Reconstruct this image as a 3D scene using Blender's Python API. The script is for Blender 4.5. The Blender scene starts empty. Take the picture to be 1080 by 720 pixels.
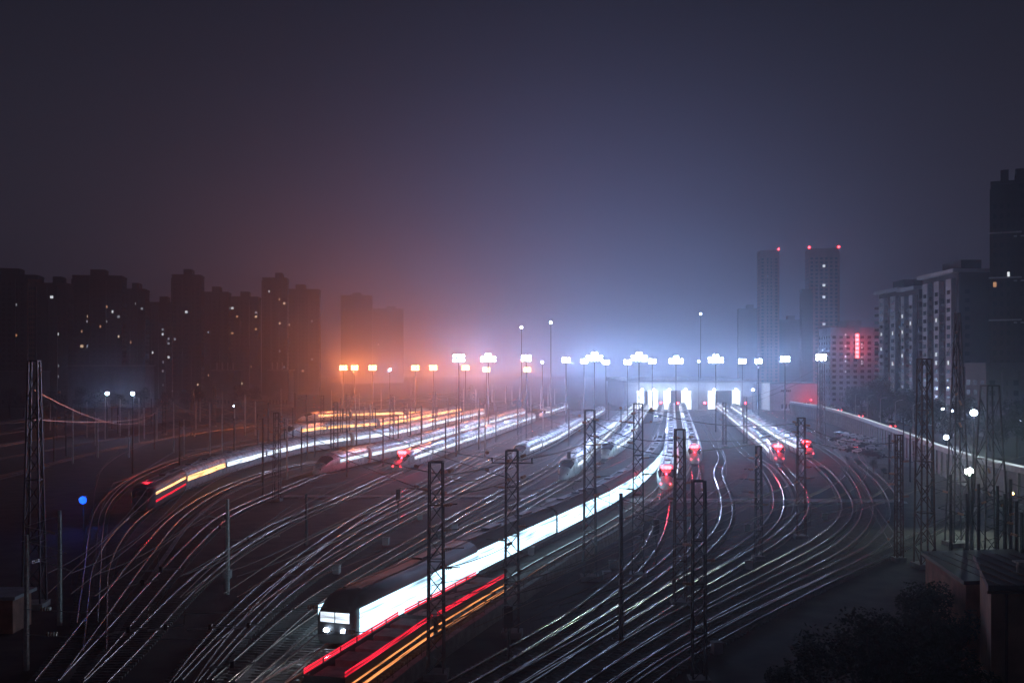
import bpy, math, random
from mathutils import Vector, Matrix
random.seed(7)
sc = bpy.context.scene
COL = sc.collection
CAMH, F, HZ = 20.0, 1080.0, 390.0          # eye height (m), focal length and horizon row of the survey sketch

# ------------------------------------------------------------------ survey helpers
def gp(px, py):
    "ground point seen at a sketch pixel"
    Y = F*CAMH/(py-HZ)
    return ((px-540.0)/F*Y, Y)
def xat(px, Y): return (px-540.0)/F*Y
def zat(py, Y): return CAMH-(py-HZ)*Y/F
AL = math.atan(0.157)
SA, CA = math.sin(AL), math.cos(AL)
def yard(t, s):
    "yard frame: t to the right of the axis, s along it"
    return (t*CA+s*SA, -t*SA+s*CA)
def yard_at(t, Y):
    s = (Y+t*SA)/CA
    return yard(t, s)

# ------------------------------------------------------------------ materials
def new_mat(name):
    m = bpy.data.materials.new(name); m.use_nodes = True
    nt = m.node_tree
    for n in list(nt.nodes): nt.nodes.remove(n)
    out = nt.nodes.new('ShaderNodeOutputMaterial')
    return m, nt, out
def surf(name, c, rough=0.7, metal=0.0, var=0.25, scale=3.0, bump=0.0, c2=None, coat=0.0, detail=6):
    m, nt, out = new_mat(name)
    b = nt.nodes.new('ShaderNodeBsdfPrincipled')
    tc = nt.nodes.new('ShaderNodeTexCoord')
    nz = nt.nodes.new('ShaderNodeTexNoise'); nz.inputs['Scale'].default_value = scale; nz.inputs['Detail'].default_value = detail
    nt.links.new(tc.outputs['Object'], nz.inputs['Vector'])
    rp = nt.nodes.new('ShaderNodeValToRGB')
    d = c2 or tuple(x*(1-var) for x in c)
    rp.color_ramp.elements[0].position = 0.3; rp.color_ramp.elements[1].position = 0.7
    rp.color_ramp.elements[0].color = (*d, 1); rp.color_ramp.elements[1].color = (*[min(1, x*(1+var*0.5)) for x in c], 1)
    nt.links.new(nz.outputs['Fac'], rp.inputs['Fac'])
    nt.links.new(rp.outputs['Color'], b.inputs['Base Color'])
    mr = nt.nodes.new('ShaderNodeMapRange')
    mr.inputs['To Min'].default_value = max(0.05, rough-0.12); mr.inputs['To Max'].default_value = min(1, rough+0.12)
    nt.links.new(nz.outputs['Fac'], mr.inputs['Value']); nt.links.new(mr.outputs['Result'], b.inputs['Roughness'])
    b.inputs['Metallic'].default_value = metal
    b.inputs['Coat Weight'].default_value = coat
    if bump:
        bp = nt.nodes.new('ShaderNodeBump'); bp.inputs['Strength'].default_value = bump; bp.inputs['Distance'].default_value = 0.05
        nt.links.new(nz.outputs['Fac'], bp.inputs['Height']); nt.links.new(bp.outputs['Normal'], b.inputs['Normal'])
    nt.links.new(b.outputs['BSDF'], out.inputs['Surface'])
    return m
def glow(name, c, s, var=0.0, scale=0.5, streak=None):
    m, nt, out = new_mat(name)
    e = nt.nodes.new('ShaderNodeEmission')
    e.inputs['Color'].default_value = (*c, 1); e.inputs['Strength'].default_value = s
    if var:
        tc = nt.nodes.new('ShaderNodeTexCoord')
        nz = nt.nodes.new('ShaderNodeTexNoise'); nz.inputs['Scale'].default_value = scale
        if streak:
            mp = nt.nodes.new('ShaderNodeMapping'); mp.inputs['Scale'].default_value = streak
            nt.links.new(tc.outputs['Object'], mp.inputs['Vector']); nt.links.new(mp.outputs['Vector'], nz.inputs['Vector'])
        else: nt.links.new(tc.outputs['Object'], nz.inputs['Vector'])
        mr = nt.nodes.new('ShaderNodeMapRange')
        mr.inputs['From Min'].default_value = 0.3; mr.inputs['From Max'].default_value = 0.7
        mr.inputs['To Min'].default_value = s*(1-var); mr.inputs['To Max'].default_value = s*(1+var)
        nt.links.new(nz.outputs['Fac'], mr.inputs['Value']); nt.links.new(mr.outputs['Result'], e.inputs['Strength'])
    nt.links.new(e.outputs['Emission'], out.inputs['Surface'])
    return m
WHITE = (0.62, 0.78, 1.0); GOLD = (1.0, 0.50, 0.14); RED = (1.0, 0.03, 0.05)
M = {}
M['earth'] = surf('earth', (0.026, 0.024, 0.021), 0.9, var=0.5, scale=0.15, bump=0.6, detail=10)
M['ballast'] = surf('ballast', (0.055, 0.047, 0.042), 0.95, var=0.75, scale=0.4, bump=1.0, detail=14)
M['rail_brown'] = surf('brown_rail', (0.42, 0.29, 0.23), 0.26, 1.0, var=0.6, scale=0.09)  # darker, browner steel for the middle and left tracks
M['rail_dull'] = surf('dull_rail', (0.22, 0.16, 0.13), 0.38, 1.0, var=0.6, scale=0.05)
M['rail_foot'] = surf('rusty_rail_foot', (0.05, 0.032, 0.025), 0.85, var=0.4)
M['sleeper'] = surf('sleeper', (0.19, 0.18, 0.17), 0.85, var=0.4)
M['rail'] = surf('rail', (0.8, 0.78, 0.76), 0.22, 1.0, var=0.45, scale=0.12)
M['steel'] = surf('galvanised_steel', (0.07, 0.07, 0.075), 0.5, 0.5, var=0.4, scale=5)
M['rust'] = surf('rusty_steel', (0.12, 0.055, 0.04), 0.6, 0.3, var=0.5, scale=5)
M['pale_steel'] = surf('pale_steel', (0.55, 0.54, 0.53), 0.5, 0.2, var=0.4, scale=5)
M['wire'] = surf('wire', (0.10, 0.09, 0.085), 0.5, 0.6)
M['wire_bright'] = surf('wire_copper', (0.3, 0.21, 0.17), 0.42, 0.85)
M['porcelain'] = surf('porcelain', (0.5, 0.28, 0.2), 0.25, var=0.2)
M['concrete'] = surf('concrete', (0.34, 0.33, 0.32), 0.85, var=0.35, scale=1.5, bump=0.3)
M['shed_wall'] = surf('shed_wall', (0.2, 0.2, 0.22), 0.8, var=0.3, scale=0.3)
M['wall_pale'] = surf('pale_wall', (0.42, 0.42, 0.44), 0.8, var=0.25, scale=1.0)
M['brick'] = surf('brick', (0.42, 0.20, 0.14), 0.85, var=0.4, scale=1.2, bump=0.3)
M['ochre'] = surf('ochre_render', (0.36, 0.22, 0.14), 0.85, var=0.35, scale=0.8)
M['train_white'] = surf('train_white', (0.74, 0.75, 0.77), 0.28, var=0.1, scale=0.6, coat=0.3)
M['train_dark'] = surf('train_dark', (0.03, 0.033, 0.036), 0.6, var=0.3, scale=0.6)
M['roof_grey'] = surf('roof_grey', (0.12, 0.13, 0.14), 0.5, var=0.3)
M['under'] = surf('underframe', (0.03, 0.03, 0.03), 0.7)
M['glass'] = surf('dark_glass', (0.015, 0.018, 0.022), 0.12, var=0.2)
M['bld_dark'] = surf('facade_dark', (0.05, 0.043, 0.046), 0.85, var=0.3, scale=0.12)
M['bld_mid'] = surf('facade_mid', (0.10, 0.095, 0.105), 0.85, var=0.3, scale=0.12)
M['bld_pale'] = surf('facade_pale', (0.6, 0.63, 0.67), 0.85, var=0.25, scale=0.2)
M['bld_red'] = surf('facade_terracotta', (0.5, 0.19, 0.14), 0.85, var=0.25, scale=0.12)
M['win_dark'] = surf('window_dark', (0.03, 0.032, 0.038), 0.2, var=0.5, scale=0.4)
M['bark'] = surf('bark', (0.06, 0.045, 0.035), 0.9, bump=0.5)
M['leaf'] = surf('leaf', (0.022, 0.03, 0.018), 0.9, var=0.5, scale=0.8)
M['road'] = surf('asphalt', (0.06, 0.06, 0.062), 0.7, var=0.4, scale=1.2)
M['tin'] = surf('tin_roof', (0.07, 0.07, 0.075), 0.5, 0.3, var=0.4, scale=0.8)
for n, c in (('car_white', (0.7, 0.7, 0.72)), ('car_silver', (0.4, 0.41, 0.43)), ('car_black', (0.03, 0.03, 0.035)), ('car_red', (0.35, 0.03, 0.03))):
    M[n] = surf(n, c, 0.25, var=0.05, coat=0.6)
M['tyre'] = surf('tyre', (0.02, 0.02, 0.02), 0.9)
M['ink'] = surf('sign_ink', (0.05, 0.05, 0.06), 0.6)
G = {}
G['lamp_white'] = glow('lamp_white', (0.66, 0.80, 1.0), 60)
G['lamp_gold'] = glow('lamp_gold', (1.0, 0.62, 0.24), 10)
G['lamp_green'] = glow('lamp_greenish', (0.85, 1.0, 0.86), 40)
G['lamp_blue'] = glow('lamp_blue', (0.01, 0.09, 1.0), 3)
G['lamp_red'] = glow('lamp_red', (1.0, 0.03, 0.04), 30)
G['win_blaze'] = glow('light_trail_white', (0.50, 0.80, 1.0), 2.6, 0.75, 1.0, (0.2,0.12,2.6))  # glow of a passing train's light trail, put on the carriage sides
G['win_white'] = glow('window_white', (0.75, 0.86, 1.0), 1.3, 0.7, 1.0, (0.3,0.15,4.0))
G['win_bright'] = glow('window_bright', (0.75, 0.86, 1.0), 1.7, 0.8, 1.0, (0.2,0.15,5.0))
G['win_gold'] = glow('window_gold', (1.0, 0.50, 0.2), 2.4, 0.85, 1.0, (0.2,0.15,5.0))
G['trail_red'] = glow('trail_red', (1.0, 0.02, 0.05), 1.1, 0.8, 1.0, (0.2,0.25,9.0))  # red light trail, put into glowing bands
G['trail_amber'] = glow('trail_amber', (1.0, 0.34, 0.10), 1.0, 0.8, 1.0, (0.2,0.25,9.0))  # amber light trail, put into glowing bands
G['home_cool'] = glow('home_cool', (0.9, 0.95, 1.0), 1.0)
G['home_warm'] = glow('home_warm', (1.0, 0.7, 0.45), 0.8)
G['home_faint'] = glow('home_faint', (0.8,0.85,1.0), 0.3)
G['home_amber'] = glow('home_amber', (1.0,0.5,0.25), 0.5)
G['sign_red'] = glow('sign_red', (1.0, 0.06, 0.07), 14)
G['bay'] = glow('bay_glow', (0.9, 0.97, 1.0), 2.2, 0.4, 0.4)
G['parapet'] = glow('parapet_trail', (0.8, 0.9, 1.0), 0.75, 0.3, 0.05)  # car light trails, put into a glowing strip
MG = {**M, **G}

# ------------------------------------------------------------------ mesh builder
class MB:
    def __init__(s): s.v = []; s.f = []; s.smooth = False
    def add(s, vs, fs):
        o = len(s.v); s.v += [tuple(p) for p in vs]; s.f += [tuple(i+o for i in f) for f in fs]; return s
    def box(s, x0, y0, z0, x1, y1, z1):
        return s.add([(x0,y0,z0),(x1,y0,z0),(x1,y1,z0),(x0,y1,z0),(x0,y0,z1),(x1,y0,z1),(x1,y1,z1),(x0,y1,z1)],
                     [(0,3,2,1),(4,5,6,7),(0,1,5,4),(1,2,6,5),(2,3,7,6),(3,0,4,7)])
    def obox(s, c, hx, hy, hz, a=0.0):
        "box about centre c turned by a about z"
        ca, sa = math.cos(a), math.sin(a); vs = []
        for dz in (-hz, hz):
            for dx, dy in ((-hx,-hy),(hx,-hy),(hx,hy),(-hx,hy)):
                vs.append((c[0]+dx*ca-dy*sa, c[1]+dx*sa+dy*ca, c[2]+dz))
        return s.add(vs, [(0,3,2,1),(4,5,6,7),(0,1,5,4),(1,2,6,5),(2,3,7,6),(3,0,4,7)])
    def tube(s, pts, r, n=4, r2=None):
        pts = [Vector(p) for p in pts]; k = len(pts); rings = []
        for i, p in enumerate(pts):
            d = (pts[min(i+1,k-1)]-pts[max(i-1,0)])
            if d.length < 1e-9: d = Vector((0,0,1))
            d.normalize()
            up = Vector((0,0,1)) if abs(d.z) < 0.95 else Vector((1,0,0))
            a = d.cross(up).normalized(); b = a.cross(d).normalized()
            rr = r if r2 is None else r+(r2-r)*i/max(1,k-1)
            rings.append([p+(a*math.cos(t)+b*math.sin(t))*rr for t in [math.pi/n+2*math.pi*j/n for j in range(n)]])
        vs = [v for rg in rings for v in rg]; fs = []
        for i in range(k-1):
            for j in range(n):
                fs.append((i*n+j, i*n+(j+1)%n, (i+1)*n+(j+1)%n, (i+1)*n+j))
        fs.append(tuple(range(n-1,-1,-1))); fs.append(tuple((k-1)*n+j for j in range(n)))
        return s.add(vs, fs)
    def loft(s, rings, cap=True, closed=True):
        n = len(rings[0]); vs = [v for r in rings for v in r]; fs = []
        for i in range(len(rings)-1):
            for j in range(n if closed else n-1):
                fs.append((i*n+j, i*n+(j+1)%n, (i+1)*n+(j+1)%n, (i+1)*n+j))
        if cap:
            fs.append(tuple(range(n-1,-1,-1))); fs.append(tuple((len(rings)-1)*n+j for j in range(n)))
        return s.add(vs, fs)
    def ball(s, c, rx, ry, rz, n=8, m=5):
        rings = []
        for i in range(m+1):
            ph = -math.pi/2+math.pi*i/m
            k = max(math.cos(ph), 0.02)
            rings.append([(c[0]+rx*k*math.cos(2*math.pi*j/n), c[1]+ry*k*math.sin(2*math.pi*j/n), c[2]+rz*math.sin(ph)) for j in range(n)])
        return s.loft(rings)
    def mesh(s, name, mat, smooth=False):
        me = bpy.data.meshes.new(name); me.from_pydata(s.v, [], s.f); me.update()
        me.materials.append(mat)
        if smooth:
            for p in me.polygons: p.use_smooth = True
        return me
def put(name, me, parent=None, loc=(0,0,0), rz=0.0):
    o = bpy.data.objects.new(name, me); COL.objects.link(o)
    o.location = loc; o.rotation_euler = (0,0,rz)
    if parent: o.parent = parent
    return o
def tag(o, label=None, cat=None, group=None, kind=None):
    if label: o['label'] = label
    if cat: o['category'] = cat
    if group: o['group'] = group
    if kind: o['kind'] = kind
    return o
def thing(name, label, cat, loc=(0,0,0), rz=0.0, group=None):
    o = bpy.data.objects.new(name, None); COL.objects.link(o); o.empty_display_size = 0.2
    o.location = loc; o.rotation_euler = (0,0,rz)
    return tag(o, label, cat, group)
def lamp(loc, power, col, parent=None, radius=0.35, kind='POINT', down=None):
    l = bpy.data.lights.new('light', kind); l.energy = power; l.color = col; l.shadow_soft_size = radius
    o = bpy.data.objects.new('light', l); COL.objects.link(o); o.location = loc
    if kind == 'SPOT': l.spot_size = math.radians(down or 120); l.spot_blend = 0.6
    if parent: o.parent = parent
    return o

# ------------------------------------------------------------------ paths
def crom(pts, step=2.0):
    P = [Vector(p) for p in pts]; P = [P[0]*2-P[1]]+P+[P[-1]*2-P[-2]]; out = []
    for i in range(1, len(P)-2):
        p0,p1,p2,p3 = P[i-1],P[i],P[i+1],P[i+2]
        t0=0.0; t1=t0+max((p1-p0).length,1e-3)**0.5; t2=t1+max((p2-p1).length,1e-3)**0.5; t3=t2+max((p3-p2).length,1e-3)**0.5
        n = max(1, int((p2-p1).length/step))
        for k in range(n):
            t = t1+(t2-t1)*k/n
            a1=p0*((t1-t)/(t1-t0))+p1*((t-t0)/(t1-t0)); a2=p1*((t2-t)/(t2-t1))+p2*((t-t1)/(t2-t1)); a3=p2*((t3-t)/(t3-t2))+p3*((t-t2)/(t3-t2))
            b1=a1*((t2-t)/(t2-t0))+a2*((t-t0)/(t2-t0)); b2=a2*((t3-t)/(t3-t1))+a3*((t-t1)/(t3-t1))
            out.append(b1*((t2-t)/(t2-t1))+b2*((t-t1)/(t2-t1)))
    out.append(P[-2]); return out
class Path:
    def __init__(s, pts, step=2.0):
        p = crom([(x,y,0) for x,y in pts], step)
        for _ in range(3):                                   # ease kinks
            p = [p[0]]+[(p[i-1]+p[i]*2+p[i+1])/4 for i in range(1,len(p)-1)]+[p[-1]]
        s.p = p; s.s = [0.0]
        for i in range(1,len(s.p)): s.s.append(s.s[-1]+(s.p[i]-s.p[i-1]).length)
        s.L = s.s[-1]
    def at(s, d):
        d = min(max(d,0.0), s.L); lo, hi = 0, len(s.s)-1
        while hi-lo > 1:
            m = (lo+hi)//2
            if s.s[m] <= d: lo = m
            else: hi = m
        f = (d-s.s[lo])/max(1e-6, s.s[hi]-s.s[lo]); return s.p[lo].lerp(s.p[hi], f)
    def tan(s, d): return (s.at(d+0.6)-s.at(d-0.6)).normalized()
    def s_of_y(s, Y):
        for i,p in enumerate(s.p):
            if p.y >= Y: return s.s[i]
        return s.L
def near_far(px_pts, t=None, far=516, start=None):
    pts = [gp(*p) for p in px_pts]
    if t is not None:
        y0 = pts[-1][1]
        for Y in range(int(y0+35), int(far), 60): pts.append(yard_at(t, Y))
        pts.append(yard_at(t, far))
    return pts

TRACKS = {}   # key: (path, label)
def deftrack(key, px, t, label, far=516):
    TRACKS[key] = (Path(near_far(px, t, far)), label)
# right throat (near to far)
deftrack('i', [(455,742),(540,692),(600,657),(635,631),(668,602),(689,573),(698,548),(702,520)], -0.5, 'rails curving out from under the long white train nearest the crossing path')
deftrack('j', [(440,768),(540,707),(600,668),(650,636),(700,600),(728,570),(737,545),(736,518),(733,494)], 4.8, 'rails red with lamplight below the short nosed train right of the middle mast')
deftrack('r3', [(445,785),(540,722),(620,672),(690,622),(740,583),(763,556),(766,530),(757,500)], 11.0, 'bright empty pair of rails running straight to the shed beside the middle train')
deftrack('r4', [(480,760),(560,712),(640,667),(720,617),(785,578),(815,550),(821,525),(806,495)], 16.8, 'empty rails bending under the tall dark right hand mast from the middle yard')
deftrack('k1', [(500,772),(560,735),(620,694),(690,648),(770,600),(822,568),(845,543),(845,520),(825,494)], 22.6, 'rails curving round below the left one of the two red lamped trains on the right')
deftrack('k2', [(530,780),(590,735),(640,699),(710,655),(800,607),(867,570),(893,543),(885,515),(857,487)], 29.0, 'rails curving round below the train with the large red lamp on the right')
deftrack('r7', [(560,780),(620,732),(680,692),(740,655),(820,614),(888,577),(914,545),(908,515),(885,487)], 37.0, 'inner one of the two empty loop rails right of the red lamped trains')
deftrack('r8', [(590,775),(650,728),(700,695),(760,660),(860,611),(922,578),(945,547),(934,515),(904,487)], 44.0, 'outermost rails sweeping in a wide loop at the right edge of the yard')
TRACKS['r9'] = (Path([gp(*p) for p in [(560,800),(640,752),(700,706),(800,650),(860,620),(940,582),(1000,552),(1060,525),(1140,498)]]), 'main line rails passing the greenish street lamp on the right')
# middle fan
A_PX = [(262,744),(300,716),(370,678),(440,641),(520,596),(600,557),(660,522),(688,494),(697,470)]
deftrack('A', A_PX, -5.4, 'track under the dazzling white lit train')
Apath = TRACKS['A'][0]
deftrack('m1', [(285,727),(340,677),(400,633),(480,582),(560,533),(603,508),(640,485)], -12.6, 'rails passing close left of the dazzling white train')
deftrack('m2', [(250,727),(320,668),(400,614),(480,567),(560,527),(602,503)], -19.0, 'rails running down from the round dark nosed white train in the centre')
deftrack('m3', [(236,722),(330,638),(420,583),(500,537),(580,493)], -25.2, 'empty rails between the centre trains catching orange light')
deftrack('m4', [(205,722),(250,672),(320,613),(400,563),(480,521),(550,486)], -31.4, 'rails leading to the long train left of the centre mast')
deftrack('m5', [(196,724),(240,674),(300,617),(360,570),(440,525),(520,486)], -38.0, 'empty rails left of centre that merge toward the lower left')
deftrack('m6', [(190,727),(225,680),(280,622),(330,583),(380,548),(430,520),(480,493)], -45.0, 'empty rails just right of the train with the red lamp at left centre')
deftrack('e', [(100,725),(145,680),(190,632),(240,588),(290,557),(360,527),(415,501)], -52.8, 'rails that gleam golden ahead of the train with the red lamp at left centre')
# left throat
deftrack('f', [(75,722),(120,672),(165,620),(205,575),(240,545),(285,524),(345,500)], -62.6, 'rails curving away from the dark nosed train among the left masts')
deftrack('f2', [(50,722),(105,650),(150,590),(190,545),(240,515),(310,492)], -70.5, 'empty rails curving along the right side of the red tailed train')
deftrack('C', [(100,690),(103,640),(108,597),(140,550),(190,519),(250,497),(330,477)], -79.0, 'curving track under the train with the red tail streaks')
deftrack('l2', [(92,660),(98,600),(101,565),(112,531),(150,502),(220,478),(330,460)], -95.0, 'orange glinting rails curling outermost on the left', 470)
deftrack('l3', [(-60,520),(40,494),(130,472),(230,455),(330,445)], -106.0, 'rails under the golden lit train far left', 470)
TRACKS['l4'] = (Path([gp(*p) for p in [(-80,500),(40,478),(130,462),(230,447),(340,434),(480,420)]]), 'orange rails running across the far left, nearer of the two')
TRACKS['l5'] = (Path([gp(*p) for p in [(-80,480),(40,465),(130,452),(230,440),(340,429),(470,417)]]), 'orange rails running across the far left, farther of the two')
# track of the added trail wagons, beside the white train's
_b = []
for d in range(0, int(Apath.s_of_y(215)), 12):
    p, t = Apath.at(d), Apath.tan(d); _b.append((p.x+t.y*4.7, p.y-t.x*4.7))
TRACKS['B'] = (Path(_b), 'track under the added wagons with red and amber light trails')

ALLPTS = [p for k,(pa,_) in TRACKS.items() for p in pa.p]
GRID = {}
for p in ALLPTS: GRID.setdefault((int(p.x//8), int(p.y//8)), []).append(p)
def clear(x, y, r=2.3):
    cx, cy = int(x//8), int(y//8)
    for a in (-1,0,1):
        for b in (-1,0,1):
            for p in GRID.get((cx+a, cy+b), ()):
                if (p.x-x)**2+(p.y-y)**2 < r*r: return False
    return True
def spot(px, Y, r=2.3):
    "nearest place along the sight line that stands clear of the tracks"
    for k in range(0, 60):
        for sgn in (1,-1):
            y = Y*(1+sgn*k*0.004); x = xat(px, y)
            if clear(x, y, r): return x, y
    return xat(px, Y), Y

# ------------------------------------------------------------------ ground
def sheet(name, pts, z, mat):
    mb = MB(); mb.add([(x,y,z) for x,y in pts], [tuple(range(len(pts)))])
    return tag(put(name, mb.mesh(name, mat)), kind='structure')
sheet('ground', [(-2600,-120),(2600,-120),(2600,3200),(-2600,3200)], -0.02, M['earth'])
sheet('ballast_bed', [(-36,40),(8,40),(30,74),(52,110),(72,150),(84,190),(100,245),(122,330),(150,520),(-10,520),(-70,478),(-230,470),(-200,220),(-110,150),(-60,70)], 0.0, M['ballast'])
# level crossing path over the throat
mb = MB(); a, b = gp(575,527.5), gp(952,529); w = 1.7
mb.add([(a[0],a[1]-w,0.19),(b[0],b[1]-w,0.19),(b[0],b[1]+w,0.19),(a[0],a[1]+w,0.19),(a[0],a[1]-w-.3,0.004),(b[0],b[1]-w-.3,0.004),(b[0],b[1]+w+.3,0.004),(a[0],a[1]+w+.3,0.004)],
       [(0,1,2,3),(4,5,1,0),(6,7,3,2),(7,4,0,3),(5,6,2,1)])
tag(put('crossing_path', mb.mesh('crossing_path', M['wall_pale'])), kind='structure')
mb = MB(); a, b = gp(300,524), gp(566,524)
mb.add([(a[0],a[1]-1.1,0.19),(b[0],b[1]-1.1,0.19),(b[0],b[1]+1.1,0.19),(a[0],a[1]+1.1,0.19),(a[0],a[1]-1.4,0.004),(b[0],b[1]-1.4,0.004),(b[0],b[1]+1.4,0.004),(a[0],a[1]+1.4,0.004)],
       [(0,1,2,3),(4,5,1,0),(6,7,3,2),(7,4,0,3),(5,6,2,1)])
tag(put('crossing_path', mb.mesh('crossing_path', M['concrete'])), kind='structure')

# ------------------------------------------------------------------ tracks
def build_track(key):
    pa, label = TRACKS[key]
    root = thing('railway_track', label, 'railway track', group='railway tracks of the yard')
    prof = [(-0.075,0.0),(0.075,0.0),(0.02,0.05),(0.042,0.138),(0.03,0.165),(-0.03,0.165),(-0.042,0.138),(-0.02,0.05)]
    for sgn in (-1,1):
        rings = []; d = 0.0
        while d <= pa.L:
            p, t = pa.at(d), pa.tan(d); n = Vector((t.y,-t.x,0))
            rings.append([tuple(p+n*(sgn*0.755+w)+Vector((0,0,0.2+h))) for w,h in prof])
            d += 2.0 if p.y < 260 else 8.0
        me = MB().loft(rings).mesh('rail', M['rail'])
        me.materials.append(M['rail_foot'])
        for pl in me.polygons:
            pl.use_smooth = False
            if pl.index % 8 not in (3,4,5): pl.material_index = 1
        me.materials[0] = M['rail_dull' if key in ('l4','l5','l3','l2') else 'rail_brown' if key in ('m1','m2','m3','m4','m5','m6','e','f','f2','C') else 'rail']; put('rail', me, root)
    mb = MB(); d = 0.3
    while d < pa.L:
        p, t = pa.at(d), pa.tan(d)
        if p.y > 210: break
        if p.y > 45 and abs(p.x) < p.y*0.56: mb.obox((p.x,p.y,0.105), 1.25, 0.12, 0.092, math.atan2(-t.x, t.y))
        d += 0.65
    if mb.v: tag(put('sleepers', mb.mesh('sleepers', M['sleeper']), root), kind='stuff')
    # overhead line of this track is a thing of its own
    return root
for k in TRACKS: build_track(k)
def overhead(key, label, y0=45, y1=470):
    pa = TRACKS[key][0]
    root = thing('overhead_line', label, 'overhead line', group='overhead lines along the tracks')
    c, m_, dr = [], [], []; d = 0.0; L = pa.L
    while d <= L:
        p = pa.at(d)
        if y0 < p.y < y1:
            u = (d % 48)/48; z = 7.1-1.1*4*u*(1-u)
            c.append((p.x,p.y,5.8)); m_.append((p.x,p.y,z))
            if p.y < 200 and int(d) % 12 == 0: dr.append(MB().tube([(p.x,p.y,5.8),(p.x,p.y,z)], 0.012, 3))
        d += 4.0
    if len(c) > 1:
        put('contact_wire', MB().tube(c, 0.026, 3).mesh('contact_wire', M['wire_bright']), root)
        put('messenger_wire', MB().tube(m_, 0.026, 3).mesh('messenger_wire', M['wire']), root)
        for q in dr: put('dropper', q.mesh('dropper', M['wire']), root)
OVER = {'i':'the long white train nearest the crossing path','j':'the short nosed train right of the reddish mast','r3':'the empty straight rails beside the middle train','r4':'the empty rails bending by the thin right mast',
 'k1':'the left one of the two red lamped right trains','k2':'the right one of the two red lamped right trains','r7':'the inner empty loop rails at the right','r8':'the outermost loop rails at the right edge of the yard',
 'r9':'the main line passing the greenish street lamp','A':'the dazzling white lit train','m1':'the rails close left of the dazzling white train','m2':'the round windscreened white train in the centre',
 'm3':'the empty rails between the centre trains','m4':'the long train left of the centre mast','m5':'the empty rails left of centre that merge together','m6':'the empty rails right of the left centre red lamp',
 'e':'the train with the red lamp at left centre','f':'the dark nosed train among the left masts','f2':'the empty rails right of the red tailed train','C':'the bending train with the red tail streaks',
 'l2':'the orange rails curling outermost on the left','l3':'the farthest golden lit train','l4':'the nearer orange rails crossing the far left','l5':'the farther orange rails crossing the far left'}
for k, where in OVER.items(): overhead(k, 'thin wires strung above '+where)

for k, lb in (('m3','pale concrete cable trough beside the empty centre rails'),('m6','pale concrete cable trough left of centre beside the merging rails'),('f2','pale concrete cable trough beside the left throat rails'),('r4','pale concrete cable trough along the right throat rails')):
    pa = TRACKS[k][0]; rg = []; d = 0.0
    while d < pa.L and pa.at(d).y < 230:
        p, t = pa.at(d), pa.tan(d); n = Vector((t.y,-t.x,0)); q = p+n*2.2
        rg.append([tuple(q-n*.22+Vector((0,0,.004))),tuple(q+n*.22+Vector((0,0,.004))),tuple(q+n*.22+Vector((0,0,.16))),tuple(q-n*.22+Vector((0,0,.16)))]); d += 2.5
    tag(put('cable_trough', MB().loft(rg).mesh('cable_trough', M['concrete'])), lb, 'cable trough', 'cable troughs along the tracks')
# ------------------------------------------------------------------ trains
BODY = [(1.40,0.28),(1.58,0.55),(1.66,1.0),(1.66,1.7),(1.66,2.6),(1.58,3.0),(1.36,3.35),(0.95,3.6),(0.45,3.72)]
def ring(y, fw=1.0, top=3.72, bot=0.28):
    k = (top-bot)/(3.72-0.28)
    R = [(w*fw, y, bot+(z-0.28)*k) for w,z in BODY]
    return R+[(-x,yy,z) for x,yy,z in reversed(R)]
LCAR = 24.6
NL = [9.0]
def nose(s):
    u = min(1.0, max(0.0, s/NL[0]))
    a, b = (0.22, 1.05) if NL[0] > 2.5 else (0.82, 2.75)
    fw = a+(1-a)*min(1, (u*1.25))**0.5 if u < 0.8 else 1.0
    top = b+(3.72-b)*(math.sin(u*math.pi/2)**0.95)
    return min(fw,1.0), top
def noserings(s0=0.0, s1=None, n=16, off=0.0):
    out = []; s1 = s1 or NL[0]
    for i in range(n+1):
        s = s0+(s1-s0)*(i/n); fw, tp = nose(max(s,0.001)); out.append(ring(-LCAR/2+s, fw, tp))
    return out
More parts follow.
